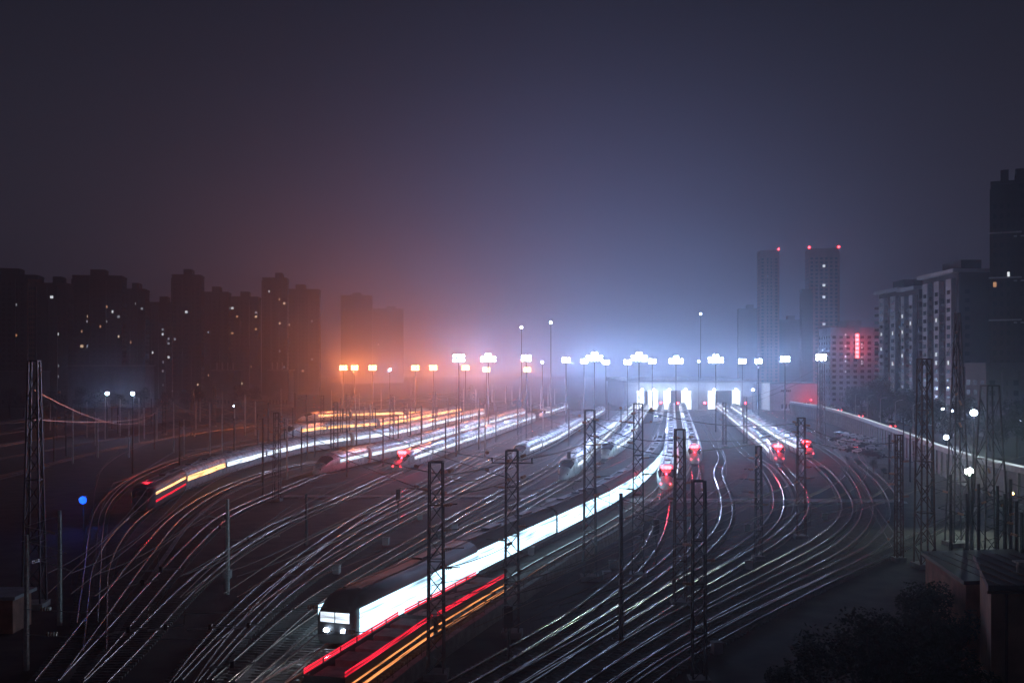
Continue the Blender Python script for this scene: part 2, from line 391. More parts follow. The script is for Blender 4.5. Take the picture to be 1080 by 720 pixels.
def kit(body, bands, tag_, nl=9.0):
    K = {}; NL[0] = nl; K['nl'] = nl
    K['mid'] = MB().loft([ring(-LCAR/2), ring(LCAR/2)]).mesh('carriage_body_'+tag_, body)
    K['cab'] = MB().loft(([ring(-LCAR/2-0.06,0.1,0.9)] if nl > 2.5 else [])+noserings()+[ring(LCAR/2)]).mesh('cab_body_'+tag_, body, True)
    for nm, y0 in (('mid', -LCAR/2+(0.5 if nl > 2.5 else 0.9)), ('cab', -LCAR/2+nl-0.6)):
        K['win_'+nm] = []
        for z0, z1, mt in bands:
            mb = MB()
            for sg in (-1,1):
                x0, x1 = sorted((sg*1.64, sg*1.672)); mb.box(x0, y0-(1.0 if nl < 2.5 else 0), z0, x1, LCAR/2-(0.5 if nl > 2.5 else -0.1), z1)
            K['win_'+nm].append(mb.mesh('window_band_'+tag_, mt))
        mb = MB()
        ys = [y0+1.0, LCAR/2-2.2]
        for sg in (-1,1):
            for yy in ys:
                x0, x1 = sorted((sg*1.63, sg*1.680)); mb.box(x0, yy, 0.75, x1, yy+0.9, 2.65)
        K['door_'+nm] = mb.mesh('doors_'+tag_, M['roof_grey'] if body is M['train_white'] else M['under'])
    mb = MB()
    for sg in (-1,1): mb.box(sg*0.62-0.14, -LCAR/2+0.4, 3.60, sg*0.62+0.14, LCAR/2-0.4, 3.76)
    for yy in (-6, 4): mb.box(-0.46, yy, 3.70, 0.46, yy+3.4, 3.90)
    K['roof_mid'] = mb.mesh('roof_unit', M['roof_grey'])
    mb = MB()
    for sg in (-1,1): mb.box(sg*0.62-0.14, -LCAR/2+nl+0.4, 3.60, sg*0.62+0.14, LCAR/2-0.4, 3.76)
    mb.box(-0.46, 2, 3.70, 0.46, 5.4, 3.90)
    K['roof_cab'] = mb.mesh('roof_unit_cab', M['roof_grey'])
    mb = MB()
    for yy in (-1.25, 1.25):
        for sg in (-1,1):
            mb.tube([(sg*0.70,yy,0.84-0.1),(sg*0.82,yy,0.84-0.1)], 0.43, 12)
    mb.box(-1.05,-1.7,0.5,-0.9,1.7,0.75); mb.box(0.9,-1.7,0.5,1.05,1.7,0.75)
    K['bogie'] = mb.mesh('bogie', M['under'])
    # windscreen: patch of the nose surface lifted a little
    rs = noserings(nl*0.29, nl*0.62, 8); sub = [r[5:13] for r in rs]
    lift = [[(x*1.012, y-0.03, z+0.035) for x,y,z in r] for r in sub]
    if nl < 2.5: K['windscreen'] = MB().box(-1.14,-LCAR/2-0.05,1.78,-0.05,-LCAR/2+0.1,2.48).box(0.05,-LCAR/2-0.05,1.78,1.14,-LCAR/2+0.1,2.48).mesh('windscreen', G['win_white'])  # glow added to these panes to brighten the train's front
    else: K['windscreen'] = MB().loft(lift, cap=False, closed=False).mesh('windscreen', G['win_blaze'] if nl < 2.5 else M['glass'], True)
    for nm, z, g in (('headlight',1.25,'lamp_white'),('tail_light',1.0,'lamp_red'),('headlight_off',1.25,None)):
        K[nm] = MB().ball((0,0,0), 0.17, 0.22, 0.12).mesh(nm, G[g] if g else M['glass'], True)
    K['gang'] = MB().box(-1.2,-0.25,0.7,1.2,0.25,3.4).mesh('gangway', M['under'])
    return K
KITS = {
 'blaze': kit(M['train_dark'], [(0.8,2.75,G['win_blaze'])], 'blaze', 2.2),  # dark body lets only the glowing sides, a stand-in light trail, show
 'white': kit(M['train_white'], [(1.72,2.42,G['win_white'])], 'white'),
 'bright': kit(M['train_white'], [(1.66,2.48,G['win_bright'])], 'bright'),
 'gold': kit(M['train_white'], [(1.66,2.48,G['win_gold'])], 'gold'),
 'dim': kit(M['train_white'], [(1.72,2.42,M['glass'])], 'dim'),
 'tail': kit(M['train_dark'], [(2.2,2.55,G['win_gold']),(1.15,1.45,G['trail_red'])], 'tail', 3.0),  # dark body and glowing bands stand in for the train's light trails
}
def place_car(K, kind, root, p, t, flip=False, name='carriage', roof=True):
    rz = math.atan2(-t.x, t.y)+(math.pi if flip else 0)
    c = put(name, K[kind], root, (p.x, p.y, 0.32), rz)
    for me in K['win_'+kind]: put('window_band', me, c)
    put('roof_unit', K['roof_'+kind], c)
    for yy in (-8.6, 8.6):
        put('bogie', K['bogie'], c, (0, yy+(1.2 if kind == 'cab' and yy < 0 else 0), -0.32))
    return c
def train(name, label, key, Y0, n, scheme='white', lamps='off', red=0.0, schemes=None, far_lamps=None):
    pa = TRACKS[key][0]; s0 = pa.s_of_y(Y0)
    base = pa.at(s0)
    root = thing(name, label, 'train', (0,0,0), 0, group='trains standing in the yard')
    for i in range(n):
        d = s0+LCAR/2+i*25.0
        if d+LCAR/2 > pa.L: break
        K = KITS[(schemes or {}).get(i, scheme)]
        a, b = pa.at(d-8.6), pa.at(d+8.6); p = (a+b)/2; t = (b-a).normalized()
        last = i == n-1
        kind = 'cab' if (i == 0 or last) else 'mid'
        c = place_car(K, kind, root, p, t, flip=(last and i > 0), name='cab_car' if kind == 'cab' else 'carriage')
        if kind == 'mid' or True:
            if i > 0: put('gangway', K['gang'], root, tuple(pa.at(s0+i*25.0-0.2))[:2]+(0.32,), math.atan2(-t.x,t.y))
        if kind == 'cab':
            put('windscreen', K['windscreen'], c)
            mode = lamps if i == 0 else 'off'
            for sg in (-1,1):
                fw, tp = nose(1.3)
                if mode in ('red',):
                    put('tail_light', K['tail_light'], c, (sg*0.72, -LCAR/2+0.75, 1.15))
                elif mode == 'white':
                    put('headlight', K['headlight'], c, (sg*0.68, -LCAR/2+(0.75 if K['nl'] > 8 else 0.05), 1.2)).scale = (1.3,1.3,1.3)
                else:
                    put('headlight', K['headlight_off'], c, (sg*0.72, -LCAR/2+0.75, 1.15))
            if i == 0 and mode == 'white' and key == 'A': lamp((0, -LCAR/2-0.6, 1.7), 1000, (0.7,0.85,1.0), c, 0.2, 'SPOT', 70).rotation_euler = (math.radians(-83),0,0)
            if i == 0 and red > 0:
                lamp((0, -LCAR/2+4.6, 4.2), red*0.62, (1.0,0.02,0.04), c, 0.25)
            if mode == 'red' and key != 'C':     # cluster of marker lamps above the windscreen
                mb = MB()
                for xx in (-0.5,0.0,0.5): mb.ball((xx*1.1, -LCAR/2+4.9, 3.45), 0.36, 0.36, 0.34)
                put('marker_lamp', mb.mesh('marker_lamp', G['lamp_red'], True), c)
        if i in (2, n-3) and n > 5 and kind == 'mid':
            mb = MB()
            mb.tube([(0,1.2,3.85),(0,-0.4,4.6),(0,0.6,5.35)], 0.05, 4); mb.tube([(-0.9,0.6,5.38),(0.9,0.6,5.38)], 0.05, 4); mb.box(-0.5,0.9,3.76,0.5,1.6,3.9)
            put('pantograph', mb.mesh('pantograph', M['steel']), c)
    return root
train('high_speed_train', 'dazzling white lit train sweeping from the lower centre up toward the shed', 'A', 71, 8, 'blaze', 'white')
# added low wagons; glowing bands stand in for red and amber light trails
def trail_wagons():
    pa = TRACKS['B'][0]; s0 = pa.s_of_y(46)
    root = thing('trail_wagons', 'added low wagons carrying red and amber light trails, beside the white train', 'light trail stand-in')
    dk = MB(); dk.box(-1.35,-7.6,0.95,1.35,7.6,1.2); dk.box(-0.5,-7.6,0.6,0.5,7.6,0.95)
    deck = dk.mesh('deck', M['under'])
    sd = MB()
    for sg in (-1,1): sd.box(sg*1.31-.04,-7.5,1.204,sg*1.31+.04,7.5,1.62)
    sd.box(-1.26,-7.5,1.204,1.26,-7.42,1.62); sd.box(-1.26,7.42,1.204,1.26,7.5,1.62)
    side = sd.mesh('side_board', M['train_dark'])
    ld = MB()
    rnd = random.Random(3)
    for k in range(5):
        y = -6+k*3; ld.box(-0.9,y-1.1,1.204,0.9,y+0.9,1.45+rnd.uniform(0,.35))
    load = ld.mesh('load', M['concrete'])
    def band(z0,z1,x,mt,nm):
        b = MB()
        for sg in (-1,1):
            a, c = sorted((sg*x, sg*(x+.05))); b.box(a,-7.45,z0,c,7.45,z1)
        return b.mesh(nm, mt)
    red = band(1.68,1.80,1.30,G['trail_red'],'red_trail_band'); red2 = band(1.86,1.98,1.30,G['trail_red'],'red_trail_band'); a1 = band(1.0,1.10,1.355,G['trail_amber'],'amber_trail_band')
    a2 = band(0.46,0.64,1.355,G['trail_amber'],'amber_trail_band')
    hg = MB()
    for sg in (-1,1):
        for y in (-5,-2.5,0,2.5,5): hg.box(sg*1.30-.03,y-.04,0.40,sg*1.30+.03,y+.04,0.95); hg.box(sg*1.27-.03,y-.04,1.62,sg*1.27+.03,y+.04,2.0)
    hang = hg.mesh('bracket', M['steel'])
    d = s0
    while pa.at(d+8).y < 97:
        a, b = pa.at(d+2.5), pa.at(d+13); p = (a+b)/2; t = (b-a).normalized()
        w = put('trail_wagon', deck, root, (p.x,p.y,0.32), math.atan2(-t.x,t.y))
        put('side_board', side, w); put('load', load, w); put('red_trail_band', red, w); put('red_trail_band', red2, w); put('amber_trail_band', a1, w); put('amber_trail_band', a2, w); put('bracket', hang, w)
        for yy in (-5,5): put('bogie', KITS['white']['bogie'], w, (0,yy,-0.32))
        d += 15.6
trail_wagons()
train('high_speed_train', 'longest white train, red lamps on its nose by the crossing path', 'i', 166, 14, 'bright', 'red', 1530)
train('high_speed_train', 'white train stopped short of the crossing with red lamps, right of the longer one', 'j', 210, 12, 'bright', 'red', 1530)
train('high_speed_train', 'short unlit train close to the shed door, seen nose on', 'A', 372, 5, 'dim', 'off')
train('high_speed_train', 'white train with a round dark windscreen in the centre of the yard', 'm2', 181, 13, 'white', 'off')
train('high_speed_train', 'white train right behind the tall centre mast, its nose in shade', 'm1', 222, 11, 'white', 'off')
train('high_speed_train', 'pale train left of the centre with a gold streaked roof', 'm4', 216, 10, 'white', 'off', 0)
train('high_speed_train', 'white train with a big red lamp on its nose at left centre', 'e', 196, 8, 'white', 'red', 2550)
train('high_speed_train', 'short pale train standing farther back on the red lamped train\'s track', 'e', 415, 4, 'white', 'off')
train('high_speed_train', 'dark nosed train with golden roof among the left masts', 'f', 189, 10, 'white', 'off')
train('high_speed_train', 'long train bending round the left curve with red streaks at its tail', 'C', 140, 12, 'bright', 'red', 600, {0:'tail',1:'gold'})
train('high_speed_train', 'golden lit train behind the bending one, at far left', 'l2', 290, 8, 'gold', 'off')
train('high_speed_train', 'farthest golden lit train at the left of the yard', 'l3', 385, 3, 'gold', 'off')
train('high_speed_train', 'left one of the two red lamped trains on the right', 'k1', 212, 12, 'bright', 'red', 1870)
train('high_speed_train', 'right hand train with the brightest red lamp, behind a dark mast', 'k2', 226, 11, 'bright', 'red', 3060)

# ------------------------------------------------------------------ masts
CACHE = {}
def lattice_meshes(h, wb, wt, mat, bar=0.055, pitch=None):
    key = (round(h,1), wb, wt, mat.name)
    if key in CACHE: return CACHE[key]
    pitch = pitch or max(0.9, wb*1.15)
    def corner(sx, sy, z):
        w = wb+(wt-wb)*z/h; return (sx*w/2, sy*w/2, z)
    legs = [MB().tube([corner(sx,sy,0.3), corner(sx,sy,h)], bar, 4).mesh('leg', mat) for sx,sy in ((-1,-1),(1,-1),(1,1),(-1,1))]
    br = MB(); z = 0.4; k = 0
    cs = ((-1,-1),(1,-1),(1,1),(-1,1))
    while z+pitch < h:
        for q in range(4):
            a, b = cs[q], cs[(q+1)%4]
            if (k+q) % 2: a, b = b, a
            br.tube([corner(*a,z), corner(*b,z+pitch)], bar*0.55, 3)
        if k % 3 == 0:
            for q in range(4): br.tube([corner(*cs[q],z), corner(*cs[(q+1)%4],z)], bar*0.55, 3)
        z += pitch; k += 1
    for q in range(4): br.tube([corner(*cs[q],h-0.05), corner(*cs[(q+1)%4],h-0.05)], bar*0.8, 3)
    f = MB().box(-wb/2-0.25,-wb/2-0.25,0,wb/2+0.25,wb/2+0.25,0.45).mesh('footing', M['concrete'])
    CACHE[key] = (legs, br.mesh('bracing', mat), f); return CACHE[key]
MASTS = {}
def mast(key, px, top, h, label, wb=1.0, wt=0.7, mat='steel', group='lattice masts of the yard', arms=False, name='lattice_mast', bar=0.075):
    Y = (CAMH-h)*F/(top-HZ) if isinstance(h, (int,float)) and top != HZ else 0
    x, y = spot(px, Y)
    h = CAMH-(top-HZ)*y/F
    root = thing(name, label, 'mast', (x,y,0), random.uniform(-.12,.12), group)
    legs, br, f = lattice_meshes(h, wb, wt, M[mat], bar)
    s = 1.0
    for l in legs: put('leg', l, root)
    put('bracing', br, root); put('footing', f, root)
    rr = random.Random(key)
    for q in range(rr.randint(3,5)):
        z = h*(0.5+0.47*q/5)+rr.uniform(-.2,.2); sg = rr.choice((-1,1)); L = rr.uniform(0.7,1.7)
        bk = put('bracket', MB().tube([(sg*0.3,0,z),(sg*(0.3+L),0,z+0.12)],0.045,4).mesh('bracket',M[mat]), root)
        ins = MB().tube([(sg*0.45,0,z+.016),(sg*1.05,0,z+.066)],0.06,6)
        for k in range(4): ins.tube([(sg*(0.5+k*0.14),0,z+.02+k*.012),(sg*(0.57+k*0.14),0,z+.026+k*.012)],0.12,7)
        put('insulator', ins.mesh('insulator',M['porcelain']), bk)
    if arms:
        mb = MB(); mb.tube([(-1.6,0,h-1.0),(1.6,0,h-1.0)], 0.06, 4)
        mb.tube([(-1.6,0,h-1.0),(0,0,h-0.2)], 0.03, 3)
        for xx in (-1.5, 1.5): mb.box(xx-0.06,-0.06,h-0.98,xx+0.06,0.06,h-0.6)
        put('crossarm', mb.mesh('crossarm', M[mat]), root)
    MASTS[key] = (x, y, h); return root
def tower(key, px, base, top, label, **kw):
    Y = F*CAMH/(base-HZ); h = zat(top, Y)
    root = thing('lattice_tower', label, 'tower', (xat(px,Y),Y,0), 0.1, 'tall lattice towers')
    legs, br, f = lattice_meshes(h, kw.get('wb',1.8), kw.get('wt',0.5), M[kw.get('mat','steel')], 0.10)
    for l in legs: put('leg', l, root)
    put('bracing', br, root); put('footing', f, root)
    MASTS[key] = (xat(px,Y), Y, h); return root
mast('n1', 460, 486, 14.5, 'lattice mast crossing the white train, left of two in the lower centre', 1.05, 0.85)
mast('n2', 540, 474, 14.6, 'lattice mast crossing the white train with a wide crossarm, lower centre', 1.05, 0.85, arms=True)
mast('n3', 622, 432, 16.2, 'tall lattice mast over the upper end of the white train', 1.2, 0.9)
mast('n4', 673, 425, 16.8, 'lattice mast left of the red lamped trains, in front of the shed', 1.1, 0.8)
mast('n5', 717, 452, 15.0, 'reddish lattice mast beside the long red lamped train', 1.0, 0.75, 'rust')
mast('n6', 737, 506, 13.0, 'short lattice mast right of the reddish one', 0.85, 0.75)
mast('n7', 845, 440, 12.9, 'lattice mast lit red between the two right hand trains', 1.0, 0.8, 'rust')
mast('n8', 800, 470, 12.0, 'thin lattice mast on the right throat by the curved rails', 0.7, 0.5)
mast('n9', 292, 435, 13.5, 'lattice mast above the bending train at left', 1.0, 0.75)
mast('n10', 354, 424, 13.5, 'nearest of three lattice masts around the dark nosed train', 1.0, 0.75)
mast('n11', 413, 416, 13.8, 'lattice mast rising behind the red lamp at left centre', 1.0, 0.75)
mast('n12', 458, 413, 13.8, 'lattice mast left of the two tall floodlight poles', 1.0, 0.75)
mast('n13', 548, 419, 13.0, 'lattice mast by the pale train left of centre', 0.9, 0.7)
mast('n14', 173, 414, 13.0, 'lattice mast below the two white lamps at far left', 0.9, 0.7)
mast('n15', 226, 408, 14.0, 'lattice mast below the small white house at far left', 0.9, 0.7)
mast('n16', 203, 411, 14.0, 'lattice mast beside thinner poles at far left', 0.9, 0.7)
mast('n17', 786, 418, 13.0, 'lattice mast left of the right hand trains, near the lamp', 0.9, 0.7)
mast('n18', 764, 424, 12.5, 'lattice mast in the dark gap right of the shed rails', 0.9, 0.7)
mast('n19', 948, 458, 13.0, 'slim lattice mast at the right edge of the loop rails', 0.7, 0.55, 'rust')
mast('n20', 497, 406, 14.0, 'far lattice mast among the golden trains', 0.9, 0.7)
mast('n21', 340, 417, 13.5, 'left one of three lattice masts around the dark nosed train', 0.9, 0.7)
mast('n22', 367, 416, 13.5, 'right one of three lattice masts around the dark nosed train', 0.9, 0.7)
tower('t1', 1010, 575, 330, 'tallest lattice tower, tapering to a point, at the right', wb=2.0, wt=0.4)
tower('t2', 975, 598, 378, 'reddish narrow lattice tower at the right by the sloping wall', wb=1.5, wt=1.0, mat='rust')
tower('t3', 1044, 585, 406, 'broad lattice tower at the right with a flat top', wb=2.9, wt=1.3)
tower('t4', 36, 640, 380, 'lone lattice tower at the far left', wb=1.5, wt=0.7)
tower('t5', 866, 470, 383, 'dark lattice tower carrying the right hand floodlight', wb=1.7, wt=1.3)

# simple poles with a cantilever
def pole_meshes(h, mat):
    key = ('p', round(h,1), mat)
    if key not in CACHE:
        p = MB().tube([(0,0,0),(0,0,h)], 0.2, 6, 0.14).mesh('pole', M[mat])
        c = MB()
        c.tube([(0,0,h-1.9),(2.6,0,h-1.2)], 0.04, 4); c.tube([(0,0,h-0.4),(2.6,0,h-1.2)], 0.03, 4); c.tube([(0.9,0,h-1.7),(2.9,0,h-2.4)], 0.03, 4)
        i = MB()
        for k in range(4): i.tube([(0.35+k*0.13,0,h-1.81+k*0.035),(0.42+k*0.13,0,h-1.79+k*0.035)], 0.11, 6)
        CACHE[key] = (p, c.mesh('cantilever', M[mat]), i.mesh('insulator', M['porcelain']))
    return CACHE[key]
def pole(px, top, h, label, group, mat='steel', rz=None):
    Y = (CAMH-h)*F/(top-HZ); x, y = spot(px, Y, 2.1); h = round(zat(top, y),1)
    root = thing('catenary_pole', label, 'pole', (x,y,0), random.choice((0,math.pi))+random.uniform(-.3,.3) if rz is None else rz, group)
    a, b, c = pole_meshes(h, mat)
    put('pole', a, root); cc = put('cantilever', b, root); put('insulator', c, cc)
    return x, y, h
PL = {}
GL, GM, GR, GF = 'catenary poles at far left', 'catenary poles among the left trains', 'catenary poles on the right', 'pale posts at the back of the left yard'
LL = {GL: 'thin catenary pole in the dim orange field at far left', GM: 'thin dark catenary pole standing among the left hand trains', GR: 'thin dark catenary pole by the right hand towers', GF: 'pale slender post in the golden glow behind the left trains'}
for px, top in ((53,425),(60,431),(68,428),(76,421),(118,424),(124,427),(140,450),(194,442),(211,420),(234,437),(247,441),(163,436),(152,430),(100,434)):
    PL[px] = pole(px, top, 9.0, LL[GL], GL, random.choice(['pale_steel','pale_steel','rust']))
rp_ = random.Random(11)
for k in range(26):
    px = 46+k*11.2+rp_.uniform(-4,4); top = rp_.uniform(409,446)
    PL[px] = pole(px, top, rp_.uniform(9,12.5) if top > 418 else 12.5, LL[GL], GL, rp_.choice(['pale_steel','pale_steel','steel','rust']))
for k in range(22):
    pole(338+k*11+rp_.uniform(-4,4), rp_.uniform(406,428), 12.0, LL[GM], GM, rp_.choice(['steel','steel','pale_steel']))
for px, top in ((300,441),(323,416),(361,431),(376,436),(366,452),(420,438),(433,430),(470,441),(396,430),(318,450),(258,428),(283,424)):
    pole(px, top, 9.0 if top > 425 else 12.5, LL[GM], GM)
for px, top in ((272,436),(309,430),(332,436),(349,441),(384,425),(404,441),(426,424),(445,428),(487,424),(505,432),(523,428),(561,426),(582,421),(600,430),(612,418),(642,424),(655,430)):
    pole(px, top, 10.0, LL[GM], GM)
for px, top in ((953,440),(960,452),(983,470),(1003,500),(1025,498),(1032,510),(1060,520),(1072,528),(1052,512),(1020,520),(938,458),(1066,505)):
    pole(px, top, 9.5, LL[GR], GR)
for px in (489,502,519,533,540,548,560,570,578,585,597):
    pole(px, 407+random.uniform(-4,4), 11.5, LL[GF], GF, 'pale_steel')
for px, top, h, lb in ((28,564,9,'near pole at the lower left edge'),(63,538,9,'near pole right of the lower left one, above the insulators'),(240,526,8.5,'lone thin pole with a bracket over the dark left throat'),
                       (323,520,7,'low thin pole in the dark throat left of the white train'),(655,520,11,'thin pole at the left end of the crossing path'),(1078,540,9,'near pole at the right edge of the picture')):
    pole(px, top, h, lb, 'single catenary poles', 'pale_steel' if px < 300 else 'steel')
# stepped cabinet style portal left of the train nose
def portal(px, base, h, label):
    x, Y = gp(px, base)
    r = thing('signal_post', label, 'signal', (x,Y,0))
    put('post', MB().tube([(0,0,0),(0,0,h)], 0.09, 6).mesh('post', M['steel']), r)
    put('signal_head', MB().box(-0.3,-0.2,h-1.5,0.3,0.12,h).mesh('signal_head', M['under']), r)
    put('lens', MB().ball((0,-0.24,h-0.5),0.12,0.06,0.12).mesh('lens', M['glass']), r)
    put('ladder', MB().tube([(0.25,0.15,0),(0.12,0.1,h-1.2)],0.03,3).mesh('ladder', M['steel']), r)
for a in ((420,552,4.5,'squat dark signal on the path left of centre'),(692,600,5,'dark signal post left of the curving right rails'),(536,700,4,'dark signal post in front of the lower centre mast'),(600,505,5,'dark signal beside the round nosed train')):
    portal(*a)
# blue ground signal far left
x, Y = gp(88,560)
r = thing('signal_post', 'blue lit signal glowing in the dark at the left', 'signal', (x,Y,0))
zb = zat(527,Y)
put('post', MB().tube([(0,0,0),(0,0,zb)],0.07,6).mesh('post',M['steel']), r)
put('signal_head', MB().box(-0.32,-0.1,zb-0.5,0.32,0.25,zb+0.5).mesh('signal_head',M['under']), r)
put('lens', MB().ball((0,-0.18,zb),0.48,0.2,0.48,10,6).mesh('lens',G['lamp_blue'],True), r)
lamp((0,-0.9,zb+0.2), 260, (0.03,0.12,1.0), r, 0.15)

# ------------------------------------------------------------------ span wires between masts
def span(a, b, drops, label, r=0.038, sag=0.6, ins=True, mat='wire'):
    root = thing('span_wire', label, 'span wire', group='span wires across the tracks')
    A, B = MASTS[a] if isinstance(a,str) else a, MASTS[b] if isinstance(b,str) else b
    for dz in drops:
        p0, p1 = Vector((A[0],A[1],A[2]-dz)), Vector((B[0],B[1],B[2]-dz)); pts = []
        for i in range(17):
            u = i/16; p = p0.lerp(p1,u); p.z -= sag*4*u*(1-u)*(1.6 if dz == drops[0] else 0.5); pts.append(p)
        put('cable', MB().tube(pts, r, 3).mesh('cable', M[mat]), root)
        if ins:
            for u in (0.06, 0.94):
                c = p0.lerp(p1,u); mb = MB(); d = (p1-p0).normalized()
                for k in range(4): mb.tube([c+d*(k*0.16), c+d*(k*0.16+0.08)], 0.13, 6)
                put('insulator', mb.mesh('insulator', M['porcelain']), root)
span('n1','n2',(0.8,2.2,7.0),'three wires between the two lower centre masts')
span('n2','n4',(0.8,2.4),'wires from the lower centre mast up to the mast before the shed')
span('n3','n5',(0.8,2.4,8.0),'wires from the tall mast over the white train to the reddish mast')
span('n5','n7',(0.8,2.0,7.5),'wires from the reddish mast across to the red lit right mast')
span('n4','n7',(0.6,),'high wire across in front of the shed and right hand trains')
span('n9','n10',(0.8,2.2,5.5),'wires over the rear of the bending train')
span('n10','n11',(0.8,2.2,5.5),'wires from the three masts to the mast at the red lamp')
span('n11','n13',(0.8,2.2),'wires across the golden trains left of centre')
span('n13','n3',(0.8,2.4),'wires from the pale train across to the tall mast')
span('n14','n9',(0.8,2.4,5.0),'sagging wires over the dim far left field', sag=2.0, mat='wire_bright')
span('t4','n14',(2.5,5.0),'long sagging wires from the lone left tower', sag=3.0, mat='wire_bright')
span('n16','n21',(0.8,3.0),'wires beyond the bending train at left', sag=1.4, mat='wire_bright')
span('n7','n19',(0.8,2.5),'wires over the loop rails at the right')
span('n8','n6',(0.8,2.0),'wires between the thin and the thick right throat masts')
span('t2','t1',(2.0,6.0,9.0),'wires between the reddish tower and the tallest tower')
span('t1','t3',(9.5,12.0),'wires between the tallest tower and the broad one')
span('n18','n17',(0.8,2.0),'short wires right of the shed')
span('n12','n20',(0.8,2.0),'short wires above the golden trains by the floodlights')
span((-28.6,60,6.3),(-10.5,58,6.9),(0.3,),'upper wire with insulators crossing the dark lower left', 0.028, 0.2, mat='wall_pale')
span((-27.0,57,5.6),(-8.0,56,6.0),(0.3,),'lower wire with insulators crossing the dark lower left', 0.028, 0.2, mat='wall_pale')
span('n1','n3',(1.0,),'single high wire from the lower left mast to the tall mast over the white train')
span('n9','n1',(0.8,2.2),'wires crossing the dark middle from the bending train to the lower centre mast')
span('n10','n2',(0.8,2.2),'wires from the three masts to the crossarmed mast', sag=1.2)
span('n12','n13',(0.6,2.0),'wires from the tall floodlight poles to the pale train mast')
span('n13','n4',(0.6,2.0),'far wires over the centre trains')
span('n4','n18',(0.6,2.0),'far wires over the shed rails')
span('n22','n12',(0.6,2.0),'far wires over the dark nosed train')
span('n15','n21',(0.6,2.4),'far wires from the left field to the three masts', sag=1.5, mat='wire_bright')
span('n17','t5',(0.6,2.4),'far wires over the right hand trains')
span('t5','n19',(11.0,13.0),'long wires from the dark tower over the loop rails', sag=1.2)
ks = sorted(PL)
for a, b in zip(ks, ks[3:]):
    A, B = PL[a], PL[b]
    if 12 < math.dist(A[:2],B[:2]) < 120: span(A, B, (0.5,1.9), 'sagging orange lit wires between the far left poles', 0.022, 1.5, ins=False, mat='wire_bright')
# steady arms hanging from the cross wires
def arm(px, py, Y, l, a, label):
    x, z = xat(px,Y), zat(py,Y)
    r = thing('steady_arm', label, 'steady arm', (x,Y,z), a, 'steady arms over the left throat')
    put('arm', MB().tube([(-l/2,0,0),(l/2,0,0.25)],0.05,5).mesh('arm',M['pale_steel']), r)
    put('clamp', MB().box(-0.1,-0.08,0,0.1,0.08,0.35).mesh('clamp',M['steel']), r)
    put('hanger', MB().tube([(l/2,0,0.25),(l/2,0,1.6)],0.02,3).mesh('hanger',M['wire']), r)
for px,py,Y,l,a in ((170,603,62,2.6,-0.2),(135,667,58,2.2,0.3),(175,664,58,2.0,0.1),(222,664,57,2.6,0.0),(262,662,57,1.6,0.0),(262,570,90,3.0,0.0),(280,568,92,2.5,0.05),(232,557,95,1.8,0),(245,704,52,2.4,0),(150,617,60,1.8,.5)):
    arm(px,py,Y,l,a,'pale steady arm hanging over the dark left throat')

# ------------------------------------------------------------------ floodlights
def flood_head(kind, w, g):
    key = ('fh', kind, w)
    if key in CACHE: return CACHE[key]
    fr = MB(); n = max(1, int(w/1.09))
    fr.tube([(-w/2-.2,0,0),(w/2+.2,0,0)], 0.07, 4); fr.tube([(-w/2-.2,0,1.1),(w/2+.2,0,1.1)], 0.07, 4)
    fr.tube([(0,0,-1.2),(0,0,1.2)], 0.1, 5)
    heads = []
    rows = {1: [(0.0,0.5)], 2: [(dx,dz) for dx in (-1.0,0,1.0) for dz in (0.1,1.1)], 3: [(dx,dz) for dx in (-2.0,-1.0,0,1.0,2.0) for dz in (0.1,1.1)]+[(-.5,2.05),(.5,2.05)]}[n]
    for x, z in rows:
        hs = MB().box(x-0.5,-0.12,z-0.46,x+0.5,0.4,z+0.46).mesh('lamp_housing', M['steel'])
        gl = MB().ball((x,-0.16,z),(0.48 if kind == 'gold' else 0.40) if n > 1 else 0.5,0.14,(0.44 if kind == 'gold' else 0.36) if n > 1 else 0.45,12,7).mesh('lamp_glass', g, True)
        heads.append((hs,gl))
    CACHE[key] = (fr.mesh('head_frame',M['steel']), heads); return CACHE[key]
def flood(px, py, Y, kind, w, power, label, group):
    x, y = spot(px, Y, 2.2); z = zat(py, y)
    root = thing('floodlight_mast', label, 'floodlight', (x,y,0), math.atan2(-x, y)*0.8, group)
    put('pole', MB().tube([(0,0.3,0),(0,0.3,z+0.6)], 0.24, 8, 0.12).mesh('pole', M['steel']), root)
    fr, heads = flood_head(kind, w, G['lamp_'+kind]); fo = put('head_frame', fr, root, (0,0,z-0.5))
    for hs, gl in heads:
        h = put('lamp', hs, root, (0,0,z-0.5)); put('lamp_glass', gl, h)
    col = {'white': (0.36,0.54,1.0), 'gold': (1.0,0.22,0.06), 'green': (0.78,1.0,0.82)}[kind]
    lamp((0,-0.75,z+0.3), power*1.15, col, root, 0.4, 'SPOT', 176).rotation_euler = (math.radians(-74),0,0)
    return root
PW = 18000.0
YL = [(362,388,400),(374,388,430),(393,388,390),(438,388,380),(457,388,410),(491,388,405),(513,390,425),(556,390,440)]
yl = ['leftmost of the row of orange floodlights','second orange floodlight from the left end','third orange floodlight from the left end','orange floodlight just right of the small white one','orange floodlight left of the first large white one','orange floodlight close below a white one','orange floodlight under the brightest left white one','last orange floodlight before the white row']
for (a,b,c), lb in zip(YL, yl): flood(a,b,c,'gold',2.2,PW*1.45,lb,'orange floodlights')
